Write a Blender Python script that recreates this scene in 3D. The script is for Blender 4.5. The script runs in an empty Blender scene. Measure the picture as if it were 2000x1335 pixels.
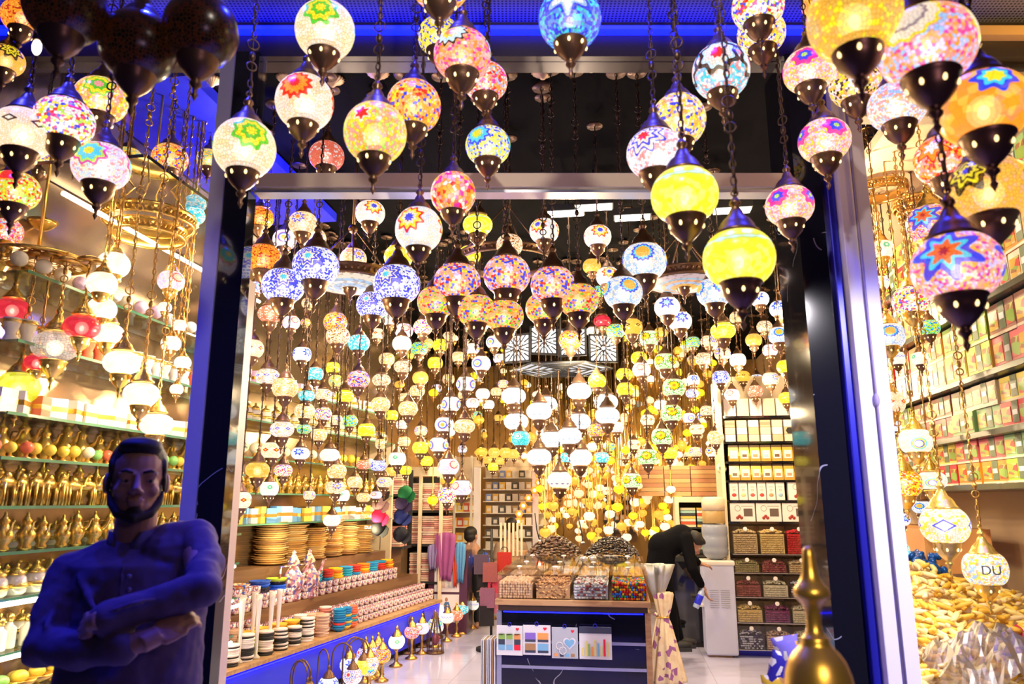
import bpy, math, random
from math import sin, cos, pi, atan, atan2, sqrt, radians as R
from mathutils import Vector, Matrix, noise
rnd = random.Random(7)
sc = bpy.context.scene
C = sc.collection
# ---------------------------------------------------------------- camera frame
F = 1450.0; PITCH = atan(313 / F); CZ = 1.6
sp, cp = sin(PITCH), cos(PITCH)
def P(px, py, D):                     # photo pixel at depth D -> world point (X right, Y depth, Z up)
    yv = 667.5 - py
    fh = F * cp - yv * sp; up = F * sp + yv * cp
    return Vector(((px - 1000) * D / fh, D, CZ + up * D / fh))
def fhp(py): return F * cp - (667.5 - py) * sp
def zat(py, D): return P(1000, py, D).z
T = R(8.25); ct, st = cos(T), sin(T)
def I(u, v, z=0.0): return Vector((u * ct + v * st, -u * st + v * ct, z))   # shop frame -> world
FI = R(7.7); cf, sf = cos(FI), sin(FI)
def I2(u, v, z=0.0): return I(-2.36 + (u+2.22)*cf + (v-8)*sf, 8 + (v-8)*cf - (u+2.22)*sf, z)   # the angled wall stretch of the shop
T2 = T + FI
def UV(p): return (p.x * ct - p.y * st, p.x * st + p.y * ct)
def ray_u(px, py, u):                 # where the sight line meets the plane u = const of the shop frame
    d = P(px, py, 1.0); du, _ = UV(d)
    k = u / du
    return Vector((d.x * k, d.y * k, CZ + (d.z - CZ) * k))
def ray_z(px, py, z):
    d = P(px, py, 1.0); k = (z - CZ) / (d.z - CZ)
    return Vector((d.x * k, d.y * k, z))
# ---------------------------------------------------------------- mesh builder
class MB:
    def __init__(s): s.v = []; s.f = []; s.m = []; s.s = []; s.uv = None
    def add(s, vs, fs, mi=0, sm=True):
        o = len(s.v); s.v += [tuple(p) for p in vs]
        for f in fs: s.f.append(tuple(o + i for i in f)); s.m.append(mi); s.s.append(sm)
        return s
    def box(s, x0, x1, y0, y1, z0, z1, mi=0, M=None):
        vs = [Vector((x, y, z)) for z in (z0, z1) for y in (y0, y1) for x in (x0, x1)]
        if M: vs = [M @ p for p in vs]
        return s.add(vs, [(0, 2, 3, 1), (4, 5, 7, 6), (0, 1, 5, 4), (2, 6, 7, 3), (0, 4, 6, 2), (1, 3, 7, 5)], mi, False)
    def cb(s, c, d, mi=0, M=None):
        return s.box(c[0]-d[0]/2, c[0]+d[0]/2, c[1]-d[1]/2, c[1]+d[1]/2, c[2]-d[2]/2, c[2]+d[2]/2, mi, M)
    def lathe(s, prof, seg=16, mi=0, sm=True, c=(0, 0, 0), sx=1, sy=1, M=None, flute=0, fn=0):
        vs = []; fs = []; n = len(prof)
        for r, z in prof:
            for k in range(seg):
                a = 2 * pi * k / seg; rr = r * (1 + (flute * cos(fn * a) if fn else 0))
                p = Vector((c[0] + rr * cos(a) * sx, c[1] + rr * sin(a) * sy, c[2] + z)); vs.append(M @ p if M else p)
        for i in range(n - 1):
            for k in range(seg):
                k2 = (k + 1) % seg
                fs.append((i*seg+k, i*seg+k2, (i+1)*seg+k2, (i+1)*seg+k))
        r0, rn = prof[0][0], prof[-1][0]; zs = [q[1] for q in prof]
        hollow = r0 > 1e-5 and abs(r0-rn) < .35*r0 and abs(prof[0][1]-prof[-1][1]) < .35*(max(zs)-min(zs))
        if hollow: fs += [((n-1)*seg+k, (n-1)*seg+(k+1) % seg, (k+1) % seg, k) for k in range(seg)]
        if r0 > 1e-5 and not hollow: fs.append(tuple(range(seg))[::-1])
        if rn > 1e-5 and not hollow: fs.append(tuple((n-1)*seg + k for k in range(seg)))
        return s.add(vs, fs, mi, sm)
    def ell(s, c, r, mi=0, seg=12, rings=8, M=None):
        if not hasattr(r, '__len__'): r = (r, r, r)
        pr = [(sin(pi * i / rings), -cos(pi * i / rings)) for i in range(rings + 1)]
        vs = []; fs = []
        for q, z in pr:
            for k in range(seg):
                a = 2 * pi * k / seg; p = Vector((q * cos(a) * r[0], q * sin(a) * r[1], z * r[2]))
                if M: p = M @ p
                vs.append((c[0] + p.x, c[1] + p.y, c[2] + p.z))
        for i in range(rings):
            for k in range(seg):
                k2 = (k + 1) % seg; fs.append((i*seg+k, i*seg+k2, (i+1)*seg+k2, (i+1)*seg+k))
        return s.add(vs, fs, mi, True)
    def tube(s, pts, r, seg=6, mi=0, closed=False, flat=1.0):
        pts = [Vector(p) for p in pts]; n = len(pts); rr = r if hasattr(r, '__len__') else [r] * n
        vs = []; fs = []; up = None
        for i, p in enumerate(pts):
            a = pts[i-1] if (i > 0 or closed) else p; b = pts[(i+1) % n] if (i < n-1 or closed) else p
            t = (b - a).normalized()
            if up is None: up = Vector((0, 0, 1)) if abs(t.z) < .9 else Vector((1, 0, 0))
            x = t.cross(up).normalized(); y = x.cross(t).normalized(); up = y
            for k in range(seg):
                an = 2 * pi * k / seg; vs.append(p + x * cos(an) * rr[i] + y * sin(an) * rr[i] * flat)
        for i in range(n if closed else n - 1):
            j = (i + 1) % n
            for k in range(seg):
                k2 = (k + 1) % seg; fs.append((i*seg+k, i*seg+k2, j*seg+k2, j*seg+k))
        if not closed: fs += [tuple(range(seg))[::-1], tuple((n-1)*seg+k for k in range(seg))]
        return s.add(vs, fs, mi, True)
    def ring(s, c, Rr, r, mi=0, seg=16, ts=5, ax='z', sy=1.0):
        pts = []
        for k in range(seg):
            a = 2*pi*k/seg; x, y = Rr*cos(a), Rr*sin(a)*sy
            pts.append((c[0]+x, c[1]+y, c[2]) if ax == 'z' else ((c[0]+x, c[1], c[2]+y) if ax == 'y' else (c[0], c[1]+x, c[2]+y)))
        return s.tube(pts, r, ts, mi, True)
    def poly(s, pts, d, mi=0, sm=False):   # extrude an outline by vector d
        n = len(pts); d = Vector(d); a = [Vector(p) for p in pts]
        return s.add(a + [p + d for p in a], [tuple(range(n))[::-1], tuple(range(n, 2*n))] + [(i, (i+1) % n, n+(i+1) % n, n+i) for i in range(n)], mi, sm)
    def mesh(s, name, mats):
        me = bpy.data.meshes.new(name); me.from_pydata(s.v, [], s.f)
        for m in (mats if isinstance(mats, (list, tuple)) else [mats]): me.materials.append(m)
        me.polygons.foreach_set('material_index', s.m); me.polygons.foreach_set('use_smooth', s.s)
        me.update(); return me
def obj(name, me, parent=None, loc=(0, 0, 0), rz=0, sc_=1, bevel=0, col=None, rot=None):
    o = bpy.data.objects.new(name, me); C.objects.link(o); o.parent = parent
    o.location = loc; o.rotation_euler = rot or (0, 0, rz)
    o.scale = sc_ if hasattr(sc_, '__len__') else (sc_,) * 3
    if col is not None: o.color = (*col, 1)
    if bevel:
        b = o.modifiers.new('bevel', 'BEVEL'); b.width = bevel; b.segments = 2; b.limit_method = 'ANGLE'
    return o
used = {}
def tag(o, label, cat, group=None, kind=None):
    w = label.split()
    o['label'] = ' '.join(w[:16]); o['category'] = cat
    if group: o['group'] = group
    if kind: o['kind'] = kind
    return o
def empty(name, loc, rz=0, label=None, cat=None, group=None):
    o = bpy.data.objects.new(name, None); C.objects.link(o); o.location = loc; o.rotation_euler = (0, 0, rz); o.empty_display_size = .05
    if label: tag(o, label, cat, group)
    return o
def struct(name, mb, mat, **k):
    o = obj(name, mb.mesh(name, mat), **k)
    if o.parent is None: o['kind'] = 'structure'
    return o
def copy_tree(o, parent=None):
    c = o.copy(); C.objects.link(c); c.parent = parent
    for ch in [x for x in o.children]: copy_tree(ch, c)
    return c
def col(c):
    return c if len(c) == 4 else (*c, 1)
# ---------------------------------------------------------------- materials
def nt(name):
    m = bpy.data.materials.new(name); m.use_nodes = True; t = m.node_tree
    return m, t, t.nodes['Principled BSDF']
def pm(name, c, rough=.5, metal=0, em=None, es=0, spec=.5, alpha=None, coat=0):
    m, t, b = nt(name)
    b.inputs['Base Color'].default_value = col(c); b.inputs['Roughness'].default_value = rough; b.inputs['Metallic'].default_value = metal
    b.inputs['Specular IOR Level'].default_value = spec; b.inputs['Coat Weight'].default_value = coat
    if em: b.inputs['Emission Color'].default_value = col(em); b.inputs['Emission Strength'].default_value = es; m.cycles.emission_sampling = 'NONE'
    return m
def ocm(name, rough=.5, metal=0, em=0, noisy=0, scale=20):       # colour comes from each object's own colour
    m, t, b = nt(name); n = t.nodes; i = n.new('ShaderNodeObjectInfo'); out = i.outputs['Color']
    if noisy:
        tc = n.new('ShaderNodeTexCoord'); ns = n.new('ShaderNodeTexNoise'); ns.inputs['Scale'].default_value = scale
        t.links.new(tc.outputs['Object'], ns.inputs['Vector'])
        mx = n.new('ShaderNodeMix'); mx.data_type = 'RGBA'; mx.blend_type = 'OVERLAY'; mx.inputs[0].default_value = noisy
        t.links.new(out, mx.inputs[6]); t.links.new(ns.outputs['Color'], mx.inputs[7]); out = mx.outputs[2]
    t.links.new(out, b.inputs['Base Color']); b.inputs['Roughness'].default_value = rough; b.inputs['Metallic'].default_value = metal
    if em: t.links.new(out, b.inputs['Emission Color']); b.inputs['Emission Strength'].default_value = em; m.cycles.emission_sampling = 'NONE'
    return m
def ramp(t, cols, inp, const=True):
    r = t.nodes.new('ShaderNodeValToRGB'); r.color_ramp.interpolation = 'CONSTANT' if const else 'LINEAR'
    e = r.color_ramp.elements
    n = len(cols)
    for i, (p, c) in enumerate(cols):
        x = e[i] if i < 2 else e.new(p)
        x.position = p; x.color = col(c)
    t.links.new(inp, r.inputs[0]); return r.outputs[0]
def mth(t, op, a, b=None, c=None):
    n = t.nodes.new('ShaderNodeMath'); n.operation = op
    for i, x in enumerate((a, b, c)):
        if x is None: continue
        if isinstance(x, (int, float)): n.inputs[i].default_value = x
        else: t.links.new(x, n.inputs[i])
    return n.outputs[0]
def mixc(t, f, a, b, mode='MIX'):
    n = t.nodes.new('ShaderNodeMix'); n.data_type = 'RGBA'; n.blend_type = mode
    for i, x in ((0, f), (6, a), (7, b)):
        if isinstance(x, (int, float)): n.inputs[i].default_value = x
        elif isinstance(x, tuple): n.inputs[i].default_value = col(x)
        else: t.links.new(x, n.inputs[i])
    return n.outputs[2]
def cells(name, cols, scale, rough=.5, coord='Object', metal=0, bump=0, edge=None, stretch=None, em=0, rand=1.0):
    # patchwork of random cells in a palette: printed boxes, spice mixes, woven textile
    m, t, b = nt(name); n = t.nodes; tc = n.new('ShaderNodeTexCoord'); src = tc.outputs[coord]
    if stretch:
        mp = n.new('ShaderNodeMapping'); mp.inputs['Scale'].default_value = stretch; t.links.new(src, mp.inputs[0]); src = mp.outputs[0]
    v = n.new('ShaderNodeTexVoronoi'); v.inputs['Scale'].default_value = scale; v.inputs['Randomness'].default_value = rand; t.links.new(src, v.inputs['Vector'])
    s = n.new('ShaderNodeSeparateColor'); t.links.new(v.outputs['Color'], s.inputs[0])
    c = ramp(t, [(i / len(cols), k) for i, k in enumerate(cols)], s.outputs[0])
    if edge:
        v2 = n.new('ShaderNodeTexVoronoi'); v2.feature = 'DISTANCE_TO_EDGE'; v2.inputs['Scale'].default_value = scale; v2.inputs['Randomness'].default_value = rand; t.links.new(src, v2.inputs['Vector'])
        c = mixc(t, mth(t, 'LESS_THAN', v2.outputs['Distance'], .05), c, edge)
    t.links.new(c, b.inputs['Base Color']); b.inputs['Roughness'].default_value = rough; b.inputs['Metallic'].default_value = metal
    if em: t.links.new(c, b.inputs['Emission Color']); b.inputs['Emission Strength'].default_value = em; m.cycles.emission_sampling = 'NONE'
    return m
def glassy(name, c=(1, 1, 1), fac=.12, rough=.03, fr_=.6):     # clear pane: see-through with a reflecting coat
    m = bpy.data.materials.new(name); m.use_nodes = True; t = m.node_tree; n = t.nodes; n.remove(n['Principled BSDF'])
    tr = n.new('ShaderNodeBsdfTransparent'); tr.inputs[0].default_value = col(c)
    g = n.new('ShaderNodeBsdfGlossy'); g.inputs['Roughness'].default_value = rough
    fr = n.new('ShaderNodeFresnel'); fr.inputs[0].default_value = 1.45
    f = mth(t, 'ADD', mth(t, 'MULTIPLY', fr.outputs[0], fr_), fac)
    mx = n.new('ShaderNodeMixShader'); t.links.new(f, mx.inputs[0]); t.links.new(tr.outputs[0], mx.inputs[1]); t.links.new(g.outputs[0], mx.inputs[2])
    t.links.new(mx.outputs[0], n['Material Output'].inputs[0]); return m
def veined(name, base, vein, scale=2.2, rough=.08, w=.012):
    m, t, b = nt(name); n = t.nodes; tc = n.new('ShaderNodeTexCoord'); mp = n.new('ShaderNodeMapping'); mp.inputs['Rotation'].default_value = (.4, .7, .5)
    ns = n.new('ShaderNodeTexNoise'); ns.inputs['Scale'].default_value = 3; t.links.new(tc.outputs['Object'], mp.inputs[0]); t.links.new(mp.outputs[0], ns.inputs['Vector'])
    ad = mixc(t, .25, mp.outputs[0], ns.outputs['Color'])
    v = n.new('ShaderNodeTexNoise'); v.inputs['Scale'].default_value = scale; v.inputs['Detail'].default_value = 3; t.links.new(mp.outputs[0], v.inputs['Vector'])
    n2 = n.new('ShaderNodeTexNoise'); n2.inputs['Scale'].default_value = 5; t.links.new(tc.outputs['Object'], n2.inputs['Vector'])
    f = mth(t, 'MULTIPLY', mth(t, 'LESS_THAN', mth(t, 'ABSOLUTE', mth(t, 'SUBTRACT', v.outputs[0], .5)), .0014), mth(t, 'GREATER_THAN', n2.outputs[0], .5))
    t.links.new(mixc(t, f, col(base), col(vein)), b.inputs['Base Color']); b.inputs['Roughness'].default_value = rough; b.inputs['Coat Weight'].default_value = .5
    return m
def glow_shell(name):  # emitting shells added for a soft glow round the bulb, no glass part
    m = bpy.data.materials.new(name); m.use_nodes = True; t = m.node_tree; n = t.nodes; n.remove(n['Principled BSDF'])
    tr = n.new('ShaderNodeBsdfTransparent'); e = n.new('ShaderNodeEmission'); e.inputs[0].default_value = (1, .84, .6, 1); e.inputs[1].default_value = 4.5; mx = n.new('ShaderNodeMixShader'); mx.inputs[0].default_value = .22
    t.links.new(tr.outputs[0], mx.inputs[1]); t.links.new(e.outputs[0], mx.inputs[2]); t.links.new(mx.outputs[0], n['Material Output'].inputs[0]); m.cycles.emission_sampling = 'NONE'; return m
M = {}
M['bronze'] = pm('aged_bronze', (.2, .11, .06), .36, .75)
M['brass'] = pm('warm_brass', (.75, .45, .12), .28, 1)
M['gold'] = pm('polished_gold', (1, .68, .16), .25, .85)
M['chain'] = pm('dark_chain', (.10, .06, .04), .4, .8)
M['hole'] = pm('lamp_cutout_light', (1, .8, .4), .5, em=(1, .72, .3), es=1.6)
M['halo'] = glow_shell('bulb_glow_shell')
M['bulb'] = pm('frosted_bulb', (1, .95, .85), .5, em=(1, .86, .62), es=7)
M['blackm'] = veined('black_marble', (.006, .006, .010), (.25, .25, .3), 1.1)
M['blackg'] = pm('black_gloss', (.008, .008, .012), .06, coat=1)
M['black'] = pm('black_matte', (.012, .012, .014), .6)
M['white'] = pm('white_lacquer', (.8, .78, .76), .35)
M['cream'] = pm('cream_paint', (.75, .62, .45), .45)
M['postw'] = pm('pale_post_paint', (.72, .68, .74), .4)
M['alu'] = pm('brushed_aluminium', (.6, .62, .7), .3, .8)
M['blued'] = pm('blue_metal_trim', (.03, .03, .5), .25, .6)
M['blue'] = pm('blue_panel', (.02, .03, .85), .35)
M['glass'] = glassy('window_glass', (1, 1, 1), .03)
M['glassd'] = glassy('smoked_transom_glass', (.8, .78, .86), -.02, fr_=.35)
M['shelfg'] = glassy('glass_shelf', (.86, .95, .88), .12)
M['acry'] = glassy('clear_acrylic', (.97, .97, .99), .03, fr_=.4)
M['green'] = pm('glass_edge', (.08, .25, .14), .15, coat=1)
M['wood'] = cells('oak_edge', [(.45, .26, .12), (.5, .3, .14), (.4, .22, .1)], 6, .4, stretch=(1, 8, 8))
M['beige'] = cells('beige_stone', [(.62, .45, .28), (.58, .42, .27), (.66, .5, .33)], 3, .5, edge=(.4, .28, .18), rand=.2)
M['tube'] = pm('warm_led_tube', (1, 1, 1), .5, em=(1, .82, .55), es=14); M['tube'].cycles.emission_sampling = 'AUTO'
M['tubeb'] = pm('blue_led_tube', (.1, .1, 1), .5, em=(0, .004, 1), es=5); M['tubeb'].cycles.emission_sampling = 'AUTO'
M['oc'] = ocm('painted_by_object', .45); M['ocg'] = ocm('glazed_by_object', .15); M['ocm'] = ocm('metal_by_object', .3, .9)
M['occ'] = ocm('cloth_by_object', .9, 0, 0, .35, 60); M['oce'] = ocm('glow_by_object', .4, 0, 1.6)
M['panel'] = pm('led_panel', (1, 1, 1), .5, em=(1, .93, .8), es=6); M['panel'].cycles.emission_sampling = 'AUTO'
# lamp-glass mosaics ------------------------------------------------
W = (1, .86, .66); CR = (1, .72, .40); YE = (1, .82, .02); LY = (1, .9, .15); OR = (1, .32, .02); AM = (1, .48, .05); RE = (.9, .02, .01); DR = (.5, .01, .01)
PK = (1, .35, .35); MG = (.9, .03, .35); PU = (.45, .2, .8); BL = (.02, .06, .85); LB = (.35, .6, 1); CY = (.05, .7, .9); TE = (.05, .55, .5); GR = (.08, .6, .03); LG = (.5, .85, .1); BK = (.01, .008, .006)
BR = (.25, .08, .01); PE = (1, .47, .2); LI = (.75, .6, 1); WB = (.68, .8, 1); GD = (.9, .5, .08); WW = (.95, .93, .9)
MOS = {}; DESC = {}
def mos(key, desc, bg, rings=None, Mr=3, n=8, amp=.12, tile=9, lat=.1, lead=BR, es=.95, kind='star', thru=.2, grout=.085):
    DESC[key] = desc
    def make(far):
        m, t, b = nt('mosaic_glass_' + desc.replace(' ', '_')[:40] + ('' if not far else '_far')); nd = t.nodes
        uv = nd.new('ShaderNodeUVMap'); sx = nd.new('ShaderNodeSeparateXYZ'); t.links.new(uv.outputs[0], sx.inputs[0])
        X = mth(t, 'MULTIPLY', sx.outputs[0], 2*pi); Y = mth(t, 'MULTIPLY', mth(t, 'SUBTRACT', sx.outputs[1], .5), 2.5)
        cb = nd.new('ShaderNodeCombineXYZ'); t.links.new(X, cb.inputs[0]); t.links.new(Y, cb.inputs[1])
        vo = nd.new('ShaderNodeTexVoronoi'); vo.voronoi_dimensions = '2D'; vo.inputs['Scale'].default_value = tile; vo.inputs['Randomness'].default_value = .75
        t.links.new(cb.outputs[0], vo.inputs['Vector'])
        sc2 = nd.new('ShaderNodeSeparateColor'); t.links.new(vo.outputs['Color'], sc2.inputs[0])
        c = ramp(t, [(i / len(bg), k) for i, k in enumerate(bg)], sc2.outputs[0])
        if rings:
            if kind == 'band':
                yy = mth(t, 'ABSOLUTE', mth(t, 'SUBTRACT', Y, lat)); yy = mth(t, 'ADD', yy, mth(t, 'MULTIPLY', mth(t, 'COSINE', mth(t, 'MULTIPLY', X, n)), amp))
                rr = yy
            else:
                f = mth(t, 'SUBTRACT', mth(t, 'FRACT', mth(t, 'ADD', mth(t, 'MULTIPLY', X, Mr / (2*pi)), .5)), .5)
                px = mth(t, 'MULTIPLY', f, 2*pi / Mr / 1.35); py = mth(t, 'MULTIPLY', mth(t, 'SUBTRACT', Y, lat + (.12 if kind == 'star' else 0)), 1/1.35)
                if kind == 'diamond':
                    rr = mth(t, 'ADD', mth(t, 'ABSOLUTE', px), mth(t, 'MULTIPLY', mth(t, 'ABSOLUTE', py), 1.5))
                elif kind == 'arch':
                    rr = mth(t, 'SQRT', mth(t, 'ADD', mth(t, 'MULTIPLY', px, px), mth(t, 'MULTIPLY', py, py)))
                else:
                    rad = mth(t, 'SQRT', mth(t, 'ADD', mth(t, 'MULTIPLY', px, px), mth(t, 'MULTIPLY', py, py)))
                    an = mth(t, 'ARCTAN2', py, px)
                    rr = mth(t, 'MULTIPLY', rad, mth(t, 'ADD', 1.0, mth(t, 'MULTIPLY', mth(t, 'COSINE', mth(t, 'MULTIPLY', an, n)), amp)))
            stops = [(0 if i == 0 else rings[i-1][0], k) for i, (_, k) in enumerate(rings)]
            rc = ramp(t, stops, rr); mk = mth(t, 'LESS_THAN', rr, rings[-1][0])
            c = mixc(t, mk, c, rc)
        if not far:
            ve = nd.new('ShaderNodeTexVoronoi'); ve.voronoi_dimensions = '2D'; ve.feature = 'DISTANCE_TO_EDGE'; ve.inputs['Scale'].default_value = tile; ve.inputs['Randomness'].default_value = .75
            t.links.new(cb.outputs[0], ve.inputs['Vector'])
            c = mixc(t, mth(t, 'MULTIPLY', mth(t, 'LESS_THAN', ve.outputs['Distance'], grout), .55), c, col(lead))
        dim = mixc(t, .75, c, (0, 0, 0)); t.links.new(dim, b.inputs['Base Color']); b.inputs['Roughness'].default_value = .25
        t.links.new(c, b.inputs['Emission Color']); b.inputs['Emission Strength'].default_value = es * (.8 if far else 1)
        m.cycles.emission_sampling = 'NONE'
        if not far and thru:
            tr = nd.new('ShaderNodeBsdfTransparent'); t.links.new(mixc(t, .35, c, (1, 1, 1)), tr.inputs[0])
            mx = nd.new('ShaderNodeMixShader'); mx.inputs[0].default_value = thru
            t.links.new(b.outputs[0], mx.inputs[1]); t.links.new(tr.outputs[0], mx.inputs[2]); t.links.new(mx.outputs[0], nd['Material Output'].inputs[0])
        return m
    MOS[key] = [make, None, None]
def mosm(key, far):
    e = MOS[key]; i = 2 if far else 1
    if e[i] is None: e[i] = e[0](far)
    return e[i]
mos('cy', 'cream globe with green and yellow starburst', [CR, W, (1, .75, .5), W], [(.12, YE), (.22, GR), (.34, YE), (.44, GR)], n=8, tile=8)
mos('co', 'white globe with an orange sunburst', [W, CR, W, (1, .8, .7)], [(.13, RE), (.3, OR), (.42, RE)], n=12)
mos('mr', 'peach and yellow confetti globe with red star', [YE, PE, AM, CR, LG, PK], [(.14, RE), (.2, W), (.3, YE)], n=6, amp=.25)
mos('om', 'orange speckled globe with blue dots', [AM, OR, CR, AM, BL, RE, YE, AM, PE])
mos('yb', 'yellow globe edged with blue beads', [YE, LY, CR, BL, LY, YE], [(.2, W), (.3, YE), (.36, BL)], n=10)
mos('pw', 'pink tile globe with orange and cyan flower', [PK, PE, MG, (1, .5, .4), OR], [(.15, OR), (.26, YE), (.4, (.6, .95, 1)), (.47, BK)], n=12, lat=.35)
mos('pk', 'pink and red speckled globe', [PK, RE, MG, PE, W, OR, LB])
mos('yf', 'yellow and blue tile globe with ringed flower', [YE, LY, BL, W, LY, LB], [(.14, YE), (.2, LG), (.34, CY), (.42, BL)], n=10)
mos('bt', 'blue and turquoise globe with white stars', [BL, CY, TE, BL, (.1, .3, .9)], [(.3, WW), (.38, LB), (.5, BL)], n=6, amp=.3)
mos('ro', 'red and orange patchwork globe with magenta', [RE, OR, MG, PK, AM, PE, W], tile=5)
mos('ws', 'white globe with blue star in orange ring', [W, WB, WW, W], [(.14, BL), (.24, W), (.34, YE), (.44, RE)], n=9, amp=.16)
mos('wr', 'white globe with red star and black stripes', [WW, PK, LB, WW, CY], [(.17, RE), (.34, W), (.42, (.6, .9, 1)), (.56, BK)], n=8, Mr=4)
mos('mm', 'yellow and white globe with small blue dots', [YE, W, AM, BL, W, LY, PE])
mos('wb', 'white globe with red star and blue petals', [WW, PK, WB, WW], [(.15, RE), (.26, W), (.34, BL), (.46, W), (.52, BL)], n=8, amp=.2, lat=.25)
mos('ye', 'lemon yellow globe with a silver band', [LY, YE, (.9, .85, .03)], [(.05, (.6, .8, .7)), (.1, (.4, .7, .1))], kind='band', lat=.45, n=14, amp=.02, tile=5, grout=.03, lead=GD)
mos('pm', 'pink globe with magenta eye medallions', [CR, PK, YE, W, PE, LI], [(.08, LG), (.2, BL), (.36, MG)], n=7, tile=12, Mr=4)
mos('ao', 'amber globe with a blue star', [AM, GD, AM, YE], [(.15, CY), (.24, BL), (.38, GD)], n=8)
mos('pg', 'pink speckled globe with big white medallion', [PK, LB, PE, MG, LI, OR], [(.28, (.85, .75, .65)), (.34, (.3, .25, .3)), (.5, W), (.56, YE)], n=14, amp=.05, lat=.35, tile=11)
mos('at', 'amber globe with black triangles', [AM, PE, W, BK, YE, LI], tile=9)
mos('lb', 'pale blue and pink speckled globe', [WB, PE, W, LB, WW, PK], tile=11)
mos('ob', 'orange globe with blue and yellow flower', [OR, AM, OR], [(.16, YE), (.24, CY), (.36, BL)], n=7, amp=.15, lat=.3, tile=4, grout=.02)
mos('or', 'orange red globe with a white star', [OR, RE, W, AM, PK], [(.16, WW), (.3, OR), (.36, RE)], n=6, amp=.3)
mos('as', 'amber globe with black sunflower', [AM, GD, PE, AM], [(.1, BK), (.18, YE), (.25, BK), (.33, YE), (.48, BK)], n=8, amp=.2, lat=.3)
mos('pb', 'pink and orange globe with red centred blue star', [PK, AM, PE, LI, W, MG], [(.08, DR), (.22, (1, .15, .02)), (.32, CY), (.5, BL)], n=7, amp=.28, tile=12)
mos('yg', 'yellow and pink globe with green flower', [YE, PK, W, LY, OR, PE], [(.12, PK), (.22, GR), (.34, YE), (.4, GR)], n=8)
mos('wm', 'white globe with colourful confetti', [WW, W, LG, BL, RE, W, YE, WW, MG])
mos('bd', 'beige globe with black square outlines', [CR, W, (1, .75, .5)], [(.1, W), (.2, BK)], kind='diamond', Mr=7, tile=12)
mos('pu', 'lilac globe with a blue and yellow flower', [LI, W, PK, WB, W], [(.13, YE), (.3, CY), (.38, LG), (.46, MG)], n=8, tile=12)
mos('rg', 'red topped globe with green and yellow tiles', [LG, YE, OR, RE, W, LG], [(.35, RE), (.42, OR)], n=4, lat=.5)
mos('gd', 'small gold speckled globe', [GD, AM, YE, CR, TE], tile=11)
mos('rd', 'coral red globe with white dots', [(1, .2, .1), (1, .25, .12), W, (1, .2, .1), (1, .2, .12)], tile=8)
mos('og', 'burnt orange globe', [OR, AM, (1, .25, .02), OR, DR], tile=11)
mos('bm', 'cobalt blue and white mosaic globe', [WW, BL, WB, WW, BL, WW], [(.1, CY), (.2, W), (.28, BL), (.33, W), (.42, BL)], n=8, amp=.2, tile=12)
mos('bw', 'white globe with cobalt blue stars', [WW, WB, WW], [(.18, (.5, .8, 1)), (.34, BL)], n=7, amp=.28)
mos('cf', 'pink confetti globe with scattered blue and red tiles', [PE, PK, LI, BL, PE, YE, PE, RE, LI, PE, BL], tile=8)
mos('ca', 'orange confetti globe with scattered blue and red tiles', [PE, AM, PE, RE, PE, BL, OR, YE, PE, GR, PE], tile=8)
mos('bo', 'pale blue globe with amber medallions', [WB, W, LB, WW], [(.24, AM), (.3, CY), (.38, BL)], n=14, amp=.08, Mr=4)
mos('gb', 'green and turquoise globe', [LG, GR, CY, LG, YE, BL])
mos('ad', 'amber globe with brown diamonds', [AM, GD, AM], [(.1, AM), (.2, BK)], kind='diamond', Mr=6)
mos('wd', 'white globe with a row of blue diamonds', [W, WB, PE], [(.08, W), (.2, BL), (.26, W)], kind='diamond', Mr=7, lat=0)
mos('sf', 'green flecked white globe with yellow sunflowers', [W, (.6, .8, .35), W, GR, W], [(.12, OR), (.26, YE), (.34, (1, .6, 0)), (.4, BK)], n=10, Mr=4, lat=0)
mos('ww', 'plain white opal globe with a lace band', [WW], [(.03, (.35, .45, .7))], kind='band', lat=-.5, n=12, amp=.06, tile=3, es=1.1, grout=0, lead=WW, thru=0)
mos('wu', 'unlit white opal globe with a lace band', [(.8, .68, .58)], [(.03, (.2, .15, .3))], kind='band', lat=-.5, n=12, amp=.06, tile=3, es=1.0, grout=0, thru=0)
mos('aq', 'aqua blue globe', [CY, (.5, .9, .9), W, CY, TE], tile=7)
mos('rb', 'white globe with rainbow arches', [WW, W], [(.16, AM), (.22, W), (.3, LB), (.37, BL), (.44, (1, .4, .3))], kind='arch', Mr=3, lat=-.1, tile=10)
mos('rr', 'lilac white globe with a red dotted ring', [WB, LI, W], [(.1, W), (.2, CR), (.26, W), (.34, RE)], n=16, amp=.1, lat=.1)
mos('be', 'beige and cream mosaic globe', [CR, PE, W, (1, .7, .45), AM], tile=9)
mos('yl', 'plain sunny yellow globe', [YE, LY, (1, .75, .02)], tile=5)
mos('am', 'plain glowing amber globe', [AM, GD, (1, .6, .15)], tile=6)
mos('wf', 'cream globe with dark filigree', [W, CR, BR, W, PE], tile=11)
mos('tq', 'turquoise tiled globe', [TE, CY, (.3, .9, .8)], [(.12, W), (.2, TE), (.28, W)], n=10)
mos('wg', 'white globe with small green star', [WW, (.8, 1, .8), W], [(.08, W), (.2, (.1, .6, .3)), (.28, W)], n=8)
mos('of', 'cream globe with an orange and blue flower', [W, CR, PE], [(.12, OR), (.2, W), (.3, BL)], n=8, amp=.25)
mos('pf', 'peach globe with a yellow flower', [PE, CR, W, AM], [(.14, YE), (.24, W), (.3, OR)], n=8)
mos('wz', 'white globe with blue zigzag bands', [WW, W], [(.05, WW), (.1, BL)], kind='band', lat=.2, n=16, amp=.04, tile=10)
mos('rs', 'cream globe with red diamonds', [W, CR], [(.1, YE), (.24, RE)], kind='diamond', Mr=6, lat=0)
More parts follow.
